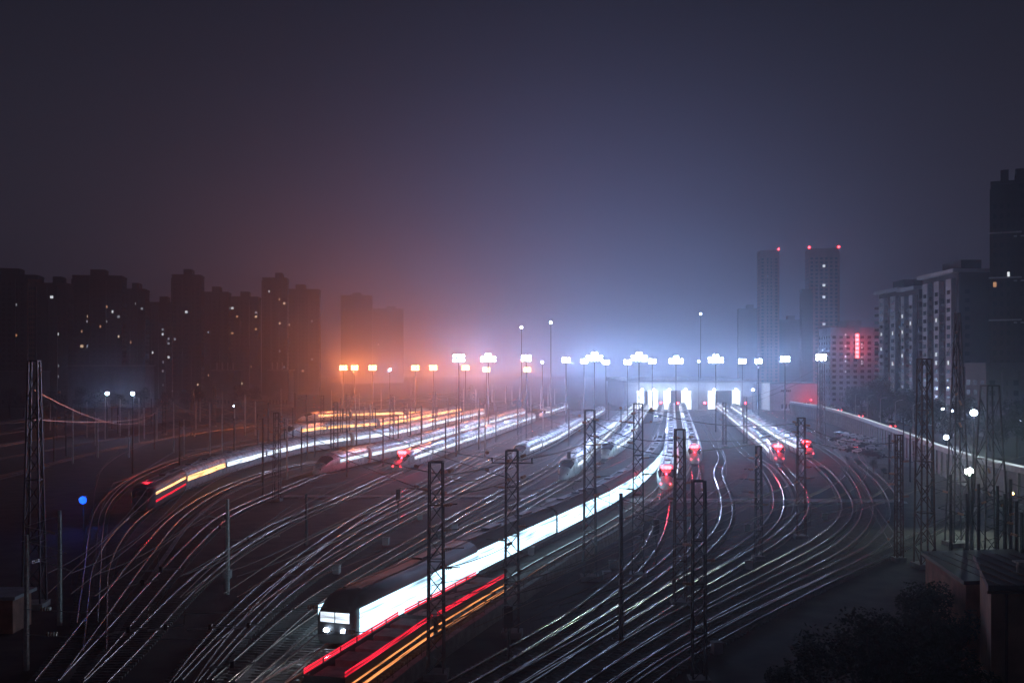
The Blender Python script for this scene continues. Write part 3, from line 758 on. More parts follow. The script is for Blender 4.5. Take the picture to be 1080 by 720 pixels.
WL = [(411,390,450,1.1,.4),(484,378,245,2.2,.5),(515,379,330,3.3,1.2),(555,378,300,2.2,.6),(572,382,420,1.1,.4),(597,380,350,2.2,.8),(616,381,430,2.2,.9),(627,378,300,3.3,1.2),(639,382,420,2.2,.5),(662,382,430,2.2,.5),(674,378,310,3.3,1.2),(688,381,400,2.2,.7),(713,381,360,3.3,1.0),(737,381,480,1.1,.2),(755,380,330,3.3,1.0),(783,381,400,2.2,.5),(800,381,430,2.2,.5),(828,379,320,2.2,.6),(866,377,286,2.2,.6)]
wl = ['small white floodlight between the orange ones','white floodlight on the nearest of the left poles','big white floodlight among the orange glow','white floodlight beside the last orange one','small white floodlight at the start of the white row','white floodlight left of the big central cluster','white floodlight at the left of the big central cluster','largest white floodlight of the central cluster','white floodlight at the right of the central cluster','white floodlight left of the second cluster','largest white floodlight of the second cluster','white floodlight at the right of the second cluster','lone large white floodlight above the shed','small dim white floodlight between two large ones above the shed','large white floodlight above the right end of the shed','left one of a close pair of white floodlights on the right','right one of a close pair of white floodlights on the right','white floodlight above the pink lit block','rightmost white floodlight, beside a dark tower']
for (a,b,c,w,k), lb in zip(WL, wl): flood(a,b,c,'white',w,PW*k,lb,'white floodlights')
flood(550,345,430,'white',1.1,PW*.12,'small white lamp on a tall pole, left of two above the row','tall lamp poles')
flood(581,340,420,'white',1.1,PW*.15,'small white lamp on the taller pole, right of two above the row','tall lamp poles')
flood(739,331,560,'white',1.1,PW*.08,'tiny white lamp highest above the shed','tall lamp poles')
flood(113,415,300,'white',1.1,PW*.10,'left one of two white lamps by the far left field','lamps at far left')
flood(140,415,300,'white',1.1,PW*.10,'right one of two white lamps by the far left field','lamps at far left')
flood(794,411,478,'white',1.1,PW*.9,'white lamp on a low pole right of the shed','tall lamp poles')
flood(1027,435,150,'white',1.1,1300,'bright white street lamp between the two right towers','street lamps at the right')
flood(1022,497,128,'green',1.1,2600,'greenish white street lamp lighting the ground by the tallest tower','street lamps at the right')
flood(998,461,210,'white',1.1,500,'small white street lamp by the pale wall at the right','street lamps at the right')
def small_lamp(px, py, Y, g, label, group=None):
    x = xat(px,Y); z = zat(py,Y)
    r = thing('street_lamp', label, 'street lamp', (x,Y,0), 0, group)
    put('pole', MB().tube([(0,0,0),(0,0,z-0.1)],0.09,6,0.05).mesh('pole',M['steel']), r)
    put('lantern', MB().box(-0.3,-0.15,z-0.1,0.3,0.3,z+0.25).mesh('lantern',M['under']), r)
    put('lamp_glass', MB().ball((0,-0.2,z),0.26,0.14,0.2).mesh('lamp_glass',g,True), r)
small_lamp(1067,520,140,G['lamp_gold'],'small orange lamp near the right edge')
small_lamp(994,431,240,G['lamp_white'],'left one of two tiny white lamps behind the tallest tower')
small_lamp(1004,433,240,G['lamp_white'],'right one of two tiny white lamps behind the tallest tower')
small_lamp(1076,443,260,G['lamp_white'],'tiny white lamp at the right edge below the high rise')
small_lamp(247,428,300,G['lamp_white'],'tiny white lamp among the wires at far left')
small_lamp(182,412,560,G['home_cool'],'faint lamp at the foot of the far left towers')
small_lamp(928,380,420,G['lamp_gold'],'small orange lamp right of the red sign')

# ------------------------------------------------------------------ depot shed
sx0, sx1, SY, SH = 57.0, 123.5, 520.0, 13.5
shed = thing('depot_shed', 'wide pale train shed with lit doorways at the end of the yard', 'train shed', (0,0,0))
doors = [(65,73),(77.0,83.0),(83.0,91.5),(99.5,107.5),(107.5,116.5),(124,130)]
mb = MB(); xs = sx0
for a,b in ((63.5,74.5),(77,91.5),(99.5,116.5)):
    mb.box(xs,SY,0,a,SY+0.8,9.5); xs = b
mb.box(xs,SY,0,sx1,SY+0.8,9.5); mb.box(sx0,SY,9.5,sx1,SY+0.8,SH); mb.box(sx0,SY+0.8,0,sx0+0.6,SY+90,SH); mb.box(sx1-.6,SY+0.8,0,sx1,SY+90,SH)
put('wall', mb.mesh('wall',M['shed_wall']), shed)
mb = MB(); mb.add([(sx0-1,SY-1.2,SH+0.01),(sx1+1,SY-1.2,SH+0.01),(sx1+1,SY+90,SH+0.01),(sx0-1,SY+90,SH+0.01),(sx0-1,SY-1.2,SH+1.0),(sx1+1,SY-1.2,SH+1.0),(sx1+1,SY+90,SH+2.5),(sx0-1,SY+90,SH+2.5)],[(0,3,2,1),(4,5,6,7),(0,1,5,4),(1,2,6,5),(2,3,7,6),(3,0,4,7)])
put('roof', mb.mesh('roof',M['tin']), shed)
for a,b in ((63.5,67.4),(69.5,74.5),(77,81),(86.5,91.5),(99.5,104),(112.5,116.5)):
    put('lit_bay', MB().box(a,SY+3,0,b,SY+3.3,9.4).mesh('lit_bay',G['bay']), shed)
for x in (66,72,79.5,88,102.5,113.5):
    l = put('wall_lamp', MB().box(x-.5,SY-1.0,9.8,x+.5,SY-0.1,10.5).mesh('wall_lamp',M['steel']), shed)
    put('lamp_glass', MB().ball((x,SY-1.05,10.0),0.7,0.3,0.5).mesh('lamp_glass',G['lamp_white'],True), l)
    lamp((x,SY-3.5,9.0), 3500, (0.6,0.75,1.0), shed, 0.4)
for x in (75.6, 84.2, 98.0, 118.5):
    put('red_lamp', MB().ball((x,SY-0.3,3.2),0.5,0.2,0.5).mesh('red_lamp',G['lamp_red'],True), shed)

# pink lit block
x0, x1, BY = xat(812,505), xat(863,505), 505.0
bl = thing('depot_building', 'boxy white building, its right half lit red', 'building')
put('wall', MB().box(x0,BY,0,x1,BY+26,13.2).mesh('wall',surf('white_wall',(0.75,0.75,0.77),0.8,var=0.12,scale=0.2)), bl)
put('roof', MB().box(x0-.4,BY-.4,13.2,x1+.4,BY+26.4,13.7).mesh('roof',M['concrete']), bl)
for a,b,c,d in ((842,846,0.2,4),(847,850,0.2,4),(851,854,0.2,4),(824,826,1,3.2),(828,830,1,3.2),(832,834,1,3.2)):
    put('window' if d < 4 else 'door', MB().box(xat(a,BY),BY-0.06,c,xat(b,BY),BY-0.004,d).mesh('window',M['win_dark']), bl)
sg = MB()
for a,b in ((824,825.3),(825.9,827),(829,830.4),(830.9,832.2),(832.7,834)): sg.box(xat(a,BY),BY-0.08,9.2,xat(b,BY),BY-0.004,10.2)
put('lettering', sg.mesh('lettering',M['ink']), bl)
rl = put('red_lamp', MB().ball((xat(853,BY),BY-4,5.3),0.3,0.3,0.3).mesh('red_lamp',G['lamp_red'],True), bl)  # lamp and post added in place of the sign's red light
put('lamp_post', MB().tube([(xat(853,BY),BY-4,0),(xat(853,BY),BY-4,5.1)],0.07,5).mesh('lamp_post',M['steel']), bl)
lamp((xat(852,BY),BY-7,6), 1500, (1.0,0.05,0.08), bl, 0.4)

# ------------------------------------------------------------------ buildings
def grid_windows(mb, w, d, h, fh, nx, side=True, z0=3.0, ww=0.5, nd=None):
    k = 0; z = z0
    while z+fh < h:
        for i in range(nx):
            x = -w/2+w*(i+0.5)/nx; hw = w/nx*ww/2
            mb.add([(x-hw,-0.012,z),(x+hw,-0.012,z),(x+hw,-0.012,z+fh*0.5),(x-hw,-0.012,z+fh*0.5)],[(0,1,2,3)])
        if side:
            n2 = nd or max(2,int(d/4))
            for i in range(n2):
                y = d*(i+0.5)/n2; hw = d/n2*ww/2
                for sx in (-1,1):
                    X = sx*(w/2+0.012); mb.add([(X,y-hw,z),(X,y+hw,z),(X,y+hw,z+fh*0.5),(X,y-hw,z+fh*0.5)],[(0,1,2,3)])
        z += fh
def block(label, px0, px1, top, Y, depth=18, mat='bld_dark', lit=0, cat='apartment tower', bays=3, rz=None, name='apartment_tower', group=None, warm=0.35, roofbox=True, nx=None, edge=None, litlist=None):
    w = (px1-px0)/F*Y; cx = xat((px0+px1)/2, Y); h = zat(top, Y)
    r = thing(name, label, cat, (cx,Y,0), math.atan2(-cx,Y)*0.5 if rz is None else rz, group)
    put('wall', MB().box(-w/2,0,0,w/2,depth,h).mesh('wall',M[mat]), r)
    pil = MB(); nb = bays
    for i in range(nb+1):
        x = -w/2+w*i/nb; pil.box(x-0.5,-1.1,0,x+0.5,-0.004,h-1.5)
    put('pilaster', pil.mesh('pilaster',M[edge or mat]), r)
    nx = nx or max(4,int(w/3.4)); fh = 3.1
    wb = MB(); grid_windows(wb, w, depth, h-2, fh, nx)
    tag(put('window_grid', wb.mesh('window_grid',M['win_dark']), r), kind='stuff')
    put('parapet', MB().box(-w/2-.3,-.3,h,w/2+.3,depth+.3,h+1.0).mesh('parapet',M[mat]), r)
    if roofbox:
        a = random.uniform(-w*.25,w*.1)
        put('roof_house', MB().box(a,3,h+1.0,a+w*0.3,depth-3,h+5.0).mesh('roof_house',M[mat]), r)
    used = set()
    for k in range(lit):
        i = random.randrange(nx); fl = random.randrange(2,max(3,int((h-8)/fh)))
        if (i,fl) in used: continue
        used.add((i,fl)); x = -w/2+w*(i+0.5)/nx; hw = w/nx*random.uniform(0.1,0.26); z = 3.0+fl*fh
        put('lit_window', MB().box(x-hw,-0.05,z,x+hw,-0.02,z+fh*0.5).mesh('lit_window',random.choice([G['home_warm'],G['home_cool'],G['home_faint'],G['home_faint'],G['home_amber']])), r)
    return r, w, h
LB = [  # px0, px1, top, Y, mat, lit, label
 (-30,37,291,620,'bld_mid',4,'apartment tower cut off by the left edge, with a warm lit corner strip'),
 (39,70,300,600,'bld_dark',5,'dark apartment tower second from the left edge'),
 (78,127,292,640,'bld_dark',16,'broad left tower with the most lit windows'),
 (129,152,306,660,'bld_dark',6,'lower tower joined to the right of the broad left one'),
 (153,180,320,690,'bld_dark',12,'low dark tower with a cluster of lit windows, left of the stepped tower'),
 (182,211,291,700,'bld_dark',3,'tall dark tower with a sloping top, middle of the left skyline'),
 (212,240,309,740,'bld_dark',3,'dim tower right of the tall one on the left skyline'),
 (243,272,314,760,'bld_dark',11,'rounded dim tower with a column of lit windows'),
 (277,302,294,800,'bld_dark',6,'tall faint tower nearest the orange glow'),
 (303,336,306,830,'bld_dark',4,'faint tower right of the tall one by the orange glow'),
 (360,392,312,1500,'bld_dark',3,'very faint tower above the orange floodlights'),
 (393,425,326,1600,'bld_dark',2,'very faint low tower above the orange floodlights'),
]
for a,b,t,Y,m,l,lb in LB: block(lb,a,b,t,Y,mat=m,lit=l,bays=random.choice((3,4)),group='left skyline towers')
# added ochre wing; its wall colour stands in for a warm lit corner
o, w, h = block('slim ochre wing standing in for a warm lit corner, behind the leftmost tower', 30,39,296,615,10,'ochre',0,bays=1,group='left skyline towers',roofbox=False)
# low white houses
for a,b,t,base,lb in ((72,153,386,407,'long low pale building below the broad left tower'),(0,40,392,410,'low pale building at the left edge below the towers'),(224,247,391,406,'small white house with posts on its roof, left one'),(283,304,391,407,'small white house with posts on its roof, nearer the orange glow')):
    Y = 540.0
    w = (b-a)/F*Y; h = zat(t,Y)
    r = thing('low_building', lb, 'building', (xat((a+b)/2,Y),Y,0))
    put('wall', MB().box(-w/2,0,0,w/2,14,h).mesh('wall',M['shed_wall']), r)
    put('roof', MB().box(-w/2-.5,-.5,h,w/2+.5,14.5,h+.6).mesh('roof',M['concrete']), r)
    mb = MB()
    for i in range(6):
        x = -w/2+w*(i+.5)/6; mb.box(x-w/26,-0.05,2,x+w/26,-0.004,4.2)
    put('window_row', mb.mesh('window_row',M['win_dark']), r)
    if 'posts' in lb:
        for i in range(4): put('roof_post', MB().box(-w/2+w*(i+.5)/4-.25,3,h+.6,-w/2+w*(i+.5)/4+.25,3.5,h+4.5).mesh('roof_post',M['wall_pale']), r)
# twin towers with red roof lamps
for a,b,t,Y,lb,lamps_,l in ((802,821,265,940,'fainter left one of the twin towers with red roof lamps',(1,),1),(854,884,263,820,'right one of the twin towers, two red roof lamps and a lit window column',(-1,1),0)):
    r,w,h = block(lb,a,b,t,Y,24,'bld_red',l,bays=3,group='twin towers',roofbox=False,edge='bld_red')
    for sgn in lamps_: put('roof_lamp', MB().ball((sgn*w/2,0,h+1.8),0.9,0.9,0.9).mesh('roof_lamp',G['lamp_red'],True), r)
    if l == 0:
        for k in (4,9,17,24,27,32): put('lit_window', MB().box(-1.1,-0.05,3+k*3.1,1.1,-0.02,5+k*3.1).mesh('lit_window',G['home_cool']), r)
block('dark low block left of the twin tower\'s foot',846,856,306,815,14,'bld_dark',0,bays=1,roofbox=False)
block('faint low block behind the white floodlights on the right',780,802,326,1050,20,'bld_dark',1,bays=2)
block('faint block between the twin towers',822,846,338,1000,20,'bld_dark',1,bays=2)
# sign building
r,w,h = block('grey block carrying a vertical glowing red sign',876,928,347,560,22,'bld_pale',0,cat='building',bays=1,rz=0.0,name='sign_building')
X = lambda px: xat(px,560)-xat(902,560)
sgn = put('sign_board', MB().box(X(900.6),-1.6,zat(378.5,560),X(905.4),-1.15,zat(351,560)).mesh('sign_board',M['under']), r)
for k in range(6):
    y0 = 352+k*4.4
    mb = MB(); za, zb = zat(y0+3.6,560), zat(y0,560); xa, xb = X(901.2), X(904.8)
    mb.box(xa,-1.75,za,xb,-1.62,zb)
    put('sign_character', mb.mesh('sign_character',G['sign_red']), sgn)
lamp((X(903),-5,zat(365,560)), 2800, (1.0,0.05,0.07), r, 0.5)
for yy in (352,364,375,380,391): put('lit_window', MB().box(X(891),-0.05,zat(yy+1.6,560),X(892.6),-0.02,zat(yy,560)).mesh('lit_window',G['home_cool']), r)
for yy in (362,366,376,380,383): put('lit_window', MB().box(X(908.4),-0.05,zat(yy+1.4,560),X(909.6),-0.02,zat(yy,560)).mesh('lit_window',G['home_cool']), r)
# right hand slab blocks: long face to the yard (towards -x)
def slab(label, y0, y1, h, x0, depth):
    r = thing('apartment_block', label, 'apartment block', (x0,y0,0), 0, 'pale slab blocks')
    L = y1-y0
    put('wall', MB().box(0,0,0,depth,L,h).mesh('wall',M['bld_mid']), r)
    bay = MB(); n = max(2,int(L/9)); st = L/n
    for i in range(n):
        y = st*(i+0.2); bay.box(-1.8,y,0,-0.004,y+st*0.42,h-2)
    put('bay_column', bay.mesh('bay_column',M['bld_pale']), r)
    bal = MB(); wn = MB(); z = 3.0
    while z < h-5:
        for i in range(n):
            y = st*(i+0.64); bal.box(-1.2,y,z,-0.006,y+st*0.52,z+1.0)
            wn.box(-1.84,st*(i+0.28),z+0.8,-1.802,st*(i+0.54),z+2.2)
        wn.box(2.0,-0.05,z+.8,3.6,-0.004,z+2.2)
        z += 3.0
    tag(put('balcony', bal.mesh('balcony',M['bld_mid']), r), kind='stuff'); tag(put('window_grid', wn.mesh('window_grid',M['win_dark']), r), kind='stuff')
    put('roof_edge', MB().box(-2.2,-.5,h,depth+.5,L+.5,h+1.2).mesh('roof_edge',M['bld_pale']), r)
    put('roof_house', MB().box(2,3,h+1.2,depth-2,L*0.6,h+4.5).mesh('roof_house',M['bld_mid']), r)
    for k in range(4):
        yy = st*(random.randrange(n)+0.36); z = 3.8+3.0*random.randrange(6,max(7,int(h/3)-2)); put('lit_window', MB().box(-1.9,yy,z,-1.85,yy+1.0,z+1.3).mesh('lit_window',G['home_cool']), r)
    return r
slab('nearest pale slab block with vertical bays at the right', 346, 376, 53, 151, 11)
slab('middle pale slab block with vertical bays at the right', 380, 396, 50, 151, 11)
slab('farthest pale slab block with vertical bays at the right', 399, 424, 51, 152, 11)
# high rise at the right edge
r,w,h = block('dark high rise with pale floor bands at the right edge',1047,1073,194,325,16,'bld_dark',3,cat='high rise',bays=4,rz=-0.44,name='high_rise')
for k in (0.27,0.45,0.62,0.8):
    put('floor_band', MB().box(-w/2-.8,-1.3,h*k,w/2+.8,-1.104,h*k+0.5).mesh('floor_band',M['bld_pale']), r)
r,w,h = block('taller dark high rise cut off by the right edge',1074,1110,180,322,18,'bld_dark',1,cat='high rise',bays=4,rz=-0.44,name='high_rise')
for k in (0.25,0.42,0.58,0.75):
    put('floor_band', MB().box(-w/2-.8,-1.3,h*k,w/2+.8,-1.104,h*k+0.5).mesh('floor_band',M['bld_pale']), r)
block('plain pale podium block under the high rise',1040,1130,386,305,14,'bld_mid',0,cat='building',bays=5,rz=0.0,name='podium_building',roofbox=False)

# low buildings at the lower right
r = thing('brick_outbuilding','low brick building with a flat dark roof at the foot of the reddish tower','building')
a, b = (31.3,77.5), (29.7,67.0); hh = 6.0
mb = MB(); mb.add([(a[0],a[1],0),(b[0],b[1],0),(b[0]+7,b[1]+1,0),(a[0]+7,a[1]+1,0),(a[0],a[1],hh),(b[0],b[1],hh),(b[0]+7,b[1]+1,hh),(a[0]+7,a[1]+1,hh)],[(0,3,2,1),(4,5,6,7),(0,1,5,4),(1,2,6,5),(2,3,7,6),(3,0,4,7)])
put('wall', mb.mesh('wall',M['brick']), r)
mb = MB(); e=.25; mb.add([(a[0]-e,a[1]+e,hh+.004),(b[0]-e,b[1]-e,hh+.004),(b[0]+7+e,b[1]+1-e,hh+.004),(a[0]+7+e,a[1]+1+e,hh+.004),(a[0]-e,a[1]+e,hh+.25),(b[0]-e,b[1]-e,hh+.25),(b[0]+7+e,b[1]+1-e,hh+.25),(a[0]+7+e,a[1]+1+e,hh+.25)],[(0,3,2,1),(4,5,6,7),(0,1,5,4),(1,2,6,5),(2,3,7,6),(3,0,4,7)])
put('roof', mb.mesh('roof',M['tin']), r)
r = thing('shed_building','ochre walled shed with a dark roof in the lower right corner','building')
a, b = (29.7,65.0), (26.2,56.0); hh = 8.0
mb = MB(); mb.add([(a[0],a[1],0),(b[0],b[1],0),(b[0]+12,b[1],0),(a[0]+12,a[1],0),(a[0],a[1],hh),(b[0],b[1],hh),(b[0]+12,b[1],hh),(a[0]+12,a[1],hh)],[(0,3,2,1),(4,5,6,7),(0,1,5,4),(1,2,6,5),(2,3,7,6),(3,0,4,7)])
put('wall', mb.mesh('wall',M['ochre']), r)
mb = MB(); mb.add([(a[0]-.3,a[1]+.3,hh+.004),(b[0]-.3,b[1]-.3,hh+.004),(b[0]+12,b[1]-.3,hh+.004),(a[0]+12,a[1]+.3,hh+.004),(a[0]-.3,a[1]+.3,hh+.3),(b[0]-.3,b[1]-.3,hh+.3),(b[0]+12,b[1]-.3,hh+.3),(a[0]+12,a[1]+.3,hh+.3)],[(0,3,2,1),(4,5,6,7),(0,1,5,4),(1,2,6,5),(2,3,7,6),(3,0,4,7)])
put('roof', mb.mesh('roof',M['tin']), r)
put('downpipe', MB().tube([(b[0]+.8,b[1]-.12,0),(b[0]+.8,b[1]-.12,hh)],0.08,6).mesh('downpipe',M['rust']), r)
put('gutter', MB().tube([(b[0]-.38,b[1]-.38,hh-.06),(b[0]+12,b[1]-.38,hh-.06)],0.09,6).mesh('gutter',M['rust']), r)
put('roof_vent', MB().tube([(b[0]+3.2,b[1]+3,hh+.3),(b[0]+3.2,b[1]+3,hh+.9)],0.3,10).box(b[0]+2.8,b[1]+2.6,hh+.9,b[0]+3.6,b[1]+3.4,hh+1.0).mesh('roof_vent',M['pale_steel']), r)
mb = MB()
for k in range(14): mb.box(b[0]+.3+k*.85,b[1]-.28,hh+.304,b[0]+.36+k*.85,a[1]+.2,hh+.35)
put('roof_rib', mb.mesh('roof_rib',M['tin']), r)
put('window', MB().box(b[0]+2.6,b[1]-.06,4.6,b[0]+4.2,b[1]-.004,6.0).mesh('window',M['win_dark']), r)
put('window_ledge', MB().box(b[0]+2.5,b[1]-.16,4.45,b[0]+4.3,b[1]-.004,4.59).mesh('window_ledge',M['concrete']), r)
r = thing('trackside_hut','small ochre hut with a pale roof at the left edge','hut',(*gp(-6,668),0))
put('wall', MB().box(-2,0,0,1.4,3,2.6).mesh('wall',M['brick']), r)
put('roof', MB().box(-2.3,-.3,2.6,1.7,3.3,2.85).mesh('roof',M['wall_pale']), r)

# ------------------------------------------------------------------ retaining wall and street on the right
wp = Path([(128,470),(122,400),(108,320),(96,260),(88,222),(82,195),(77,165),(76,140)], 4.0)
WH = 4.6
def strip(path, o0, o1, z0, z1, d0=0, d1=None, step=4.0):
    rings = []; d = d0
    while d <= (d1 or path.L):
        p, t = path.at(d), path.tan(d); n = Vector((t.y,-t.x,0))      # travelling toward the camera: n points to -x (the yard)
        rings.append([tuple(p+n*o0+Vector((0,0,z0))), tuple(p+n*o1+Vector((0,0,z0))), tuple(p+n*o1+Vector((0,0,z1))), tuple(p+n*o0+Vector((0,0,z1)))]); d += step
    return MB().loft(rings)
rw = thing('retaining_wall','long pale ribbed wall carrying a street, curving along the right side','wall')
put('wall_face', strip(wp,0,0.5,0,WH).mesh('wall_face',M['shed_wall']), rw)
put('parapet', strip(wp,0.1,0.4,WH,WH+0.9).mesh('parapet',M['wall_pale']), rw)
put('trail_strip', strip(wp,0.05,0.45,WH+0.9,WH+1.12).mesh('trail_strip',G['parapet']), rw)  # added glowing strip stands in for light trails of passing cars
mb = MB(); d = 2
while d < wp.L:
    p, t = wp.at(d), wp.tan(d); n = Vector((t.y,-t.x,0)); q = p+n*0.62; mb.obox((q.x,q.y,WH/2),0.2,0.16,WH/2,math.atan2(t.y,t.x)); d += 4.5
put('rib', mb.mesh('rib',M['concrete']), rw)
tag(put('street', strip(wp,-9.0,-0.004,0,WH-0.1).mesh('street',M['road'])), kind='structure')

# ------------------------------------------------------------------ cars
def car_meshes(paint):
    if ('car',paint) in CACHE: return CACHE[('car',paint)]
    prof = [(-2.2,.35),(-2.25,.75),(-1.9,.95),(-1.1,1.0),(-0.55,1.42),(0.75,1.45),(1.5,1.05),(2.1,.98),(2.25,.7),(2.2,.35)]
    def sec(w, k=1.0, lift=0): return [(w*(0.82 if z > 1.2 else 1), y, z) for y,z in prof]
    b = MB().loft([sec(-0.88),sec(-0.84),sec(0.84),sec(0.88)]).mesh('body_'+paint,M[paint])
    g = MB()
    for sx in (-1,1):
        X = sx*0.885; g.add([(X,-0.95,1.02),(X,1.3,1.05),(sx*0.735,0.7,1.38),(sx*0.735,-0.5,1.36)],[(0,1,2,3)])
    g.add([(-0.7,-1.08,1.04),(0.7,-1.08,1.04),(0.6,-0.6,1.41),(-0.6,-0.6,1.41)],[(0,1,2,3)])
    g.add([(-0.7,1.47,1.10),(0.7,1.47,1.10),(0.6,0.82,1.44),(-0.6,0.82,1.44)],[(0,1,2,3)])
    w = MB().tube([(-0.11,0,0),(0.11,0,0)],0.33,12).mesh('wheel',M['tyre'])
    h = MB().ball((0,0,0),0.2,0.06,0.09).mesh('headlight',G['home_cool']); t = MB().ball((0,0,0),0.2,0.06,0.09).mesh('tail_light',G['lamp_red'])
    CACHE[('car',paint)] = (b,g.mesh('window_glass',M['glass']),w,h,t); return CACHE[('car',paint)]
def car(x,y,z,rz,paint,label,group,tail=False):
    b,g,w,h,t = car_meshes(paint)
    r = thing('parked_car' if not tail else 'car', label, 'car', (x,y,z), rz, group)
    put('body',b,r); put('window_glass',g,r)
    for sx in (-.8,.8):
        for yy in (-1.35,1.35): put('wheel',w,r,(sx,yy,.33))
    for sx in (-.6,.6):
        put('headlight',h if tail else CACHE.setdefault('hoff',MB().ball((0,0,0),0.2,0.06,0.09).mesh('headlight_off',M['pale_steel'])),r,(sx,-2.22,.68))
        put('tail_light',t if tail else CACHE.setdefault('toff',MB().ball((0,0,0),0.2,0.06,0.09).mesh('tail_light_off',M['car_red'])),r,(sx,2.24,.72))
i = 0
for row,(ox,oy) in enumerate(((0,0),(-6,-14),(2,16))):
    for k in range(6):
        px, py = 884+k*7.6+row*1.5, (466,474,459)[row]+k*1.7
        x, y = gp(px,py)
        pt = random.choice(['car_white','car_white','car_silver','car_black'])
        car(x,y,0.01,random.uniform(-.1,.1)+0.5,pt,{'car_white':'white','car_silver':'silver','car_black':'black'}[pt]+' car parked in the lot below the pale ribbed wall','cars parked below the ribbed wall, '+pt.split('_')[1])
sheet('car_park', [(84,205),(112,330),(118,400),(107,400),(92,300),(74,232)], 0.006, M['road'])
for k,d in enumerate((55,90,120,140,175,200)):
    p, t = wp.at(d), wp.tan(d); n = Vector((t.y,-t.x,0)); q = p-n*(2.3 if k%2 else 5.8)
    car(q.x,q.y,WH-0.095,math.atan2(-t.x,t.y)+(0 if k%2 else math.pi),['car_white','car_silver','car_red'][k%3],'car with lit lamps driving on the street above the ribbed wall','cars on the street above the wall',True)
# street light posts along the wall
for k,d in enumerate((70,105,140,165,190,215,240)):
    p, t = wp.at(d), wp.tan(d); n = Vector((t.y,-t.x,0)); q = p-n*0.9
    r = thing('street_lamp','pale unlit lamp post along the street above the ribbed wall','street lamp',(q.x,q.y,WH-0.1),math.atan2(t.y,t.x),'unlit lamp posts on the street')
    put('post',CACHE.setdefault('sp',MB().tube([(0,0,0),(0,0,7.5)],0.11,6,0.07).mesh('post',M['pale_steel'])),r)
    put('bracket',CACHE.setdefault('sb',MB().tube([(0,0,7.45),(0,0.9,7.9),(0,1.9,8.0)],0.06,5).mesh('bracket',M['pale_steel'])),r)
    put('lantern',CACHE.setdefault('sl',MB().box(-.15,1.8,7.9,.15,2.5,8.06).mesh('lantern',M['steel'])),r)

# ------------------------------------------------------------------ low wall right of the wagons; amber line added as a light trail
lw = thing('trackside_wall','low concrete wall with an added amber light trail line, right of the white train','wall')
bp = TRACKS['B'][0]
wpath = Path([(bp.at(d).x+bp.tan(d).y*3.0, bp.at(d).y-bp.tan(d).x*3.0) for d in range(0,int(bp.L),10)],3.0)
put('wall_face', strip(wpath,-0.25,0.25,0,1.15,step=3.0).mesh('wall_face',M['concrete']), lw)
put('handrail', strip(wpath,-0.03,0.03,1.9,1.96,step=3.0).mesh('handrail',M['steel']), lw)
mb = MB(); d = 1.0
while d < wpath.L:
    p = wpath.at(d); mb.tube([(p.x,p.y,1.15),(p.x,p.y,1.92)],0.03,4); d += 2.5
put('handrail_post', mb.mesh('handrail_post',M['steel']), lw)
put('trail_line', strip(wpath,-0.30,-0.255,0.75,0.95,step=3.0).mesh('trail_line',G['trail_amber']), lw)  # added glow continuing the amber light trail past the wagons

# ------------------------------------------------------------------ trees
def tree_meshes(h, r, seed, n=2600):
    rnd = random.Random(seed); tr = MB()
    tr.tube([(0,0,0),(0.1,0.05,h*0.25),(0,0,h*0.5),(0.1,-0.1,h*0.8)],0.22*h/9,7,0.05)
    cl = []
    for k in range(11):
        a = rnd.uniform(0,6.28); rr = r*rnd.uniform(0.15,0.75); z = h*rnd.uniform(0.38,0.9)
        c = (rr*math.cos(a)*(1.15-z/h*0.6), rr*math.sin(a)*(1.15-z/h*0.6), z); cl.append((c, r*rnd.uniform(0.28,0.5)))
        tr.tube([(0,0,h*rnd.uniform(.2,.45)),(c[0]*.5,c[1]*.5,c[2]*.75),c],0.07*h/9,4,0.02)
    lf = MB()
    for k in range(n):
        c, cr = rnd.choice(cl); v = Vector((rnd.gauss(0,1),rnd.gauss(0,1),rnd.gauss(0,0.8))).normalized()*cr*rnd.uniform(0.35,1.1)**0.6
        p = Vector(c)+v; a = Vector((rnd.gauss(0,1),rnd.gauss(0,1),rnd.gauss(0,.6))).normalized(); b = a.orthogonal().normalized(); s = rnd.uniform(.1,.24)*h/9
        lf.add([p-a*s,p+b*s*.5,p+a*s,p-b*s*.5],[(0,1,2,3)])
    return tr.mesh('trunk',M['bark']), lf.mesh('crown',M['leaf'])
TV = [tree_meshes(9,3.6,s) for s in (1,2,3)]
def tree(x,y,k,label,group,v=None):
    r = thing('leafy_tree',label,'tree',(x,y,0),random.uniform(0,6.28),group); r.scale = (k,k,k*random.uniform(.9,1.15))
    t,c = TV[random.randrange(3) if v is None else v]; put('trunk',t,r); put('crown',c,r)
g = 'dark trees in the lower right foreground'
for x,y,k in ((13,46,.62),(15.5,47,.68),(18,48,.72),(20.5,49,.72),(16,53,.68),(19,55,.72),(22,57,.72),(23.2,51,.5),(25.5,63,.66),(27,68,.62),(14,52,.5),(11.5,46,.42),(22,62,.62),(26.5,61.5,.5),(28.6,65.5,.5),(29,70,.55),(24.2,56,.55)):
    tree(x,y,k,'near black leafy tree massed in the lower right foreground',g)
g = 'dark trees under the slab blocks'
for px,Y,k in ((884,430,1.5),(893,410,1.7),(903,380,1.6),(912,350,1.7),(921,330,1.6),(932,320,1.6),(941,300,1.6),(951,285,1.5),(962,275,1.4),(976,262,1.4),(990,255,1.4),(1004,250,1.3),(1018,245,1.4),(1030,235,1.3),(1045,230,1.4),(1060,225,1.4),(1075,215,1.4)):
    x = xat(px,Y)
    tree(x+6,Y,k,'dark leafy tree in the belt below the right hand blocks',g)
g = 'bushes beside the loop rails'
for px,py,k in ((905,494,.26),(921,499,.3),(893,488,.2),(932,503,.22)):
    x,y = gp(px,py); tree(x,y,k,'round dark bush between the loop rails and the car lot',g)
g = 'dark trees along the far left field'
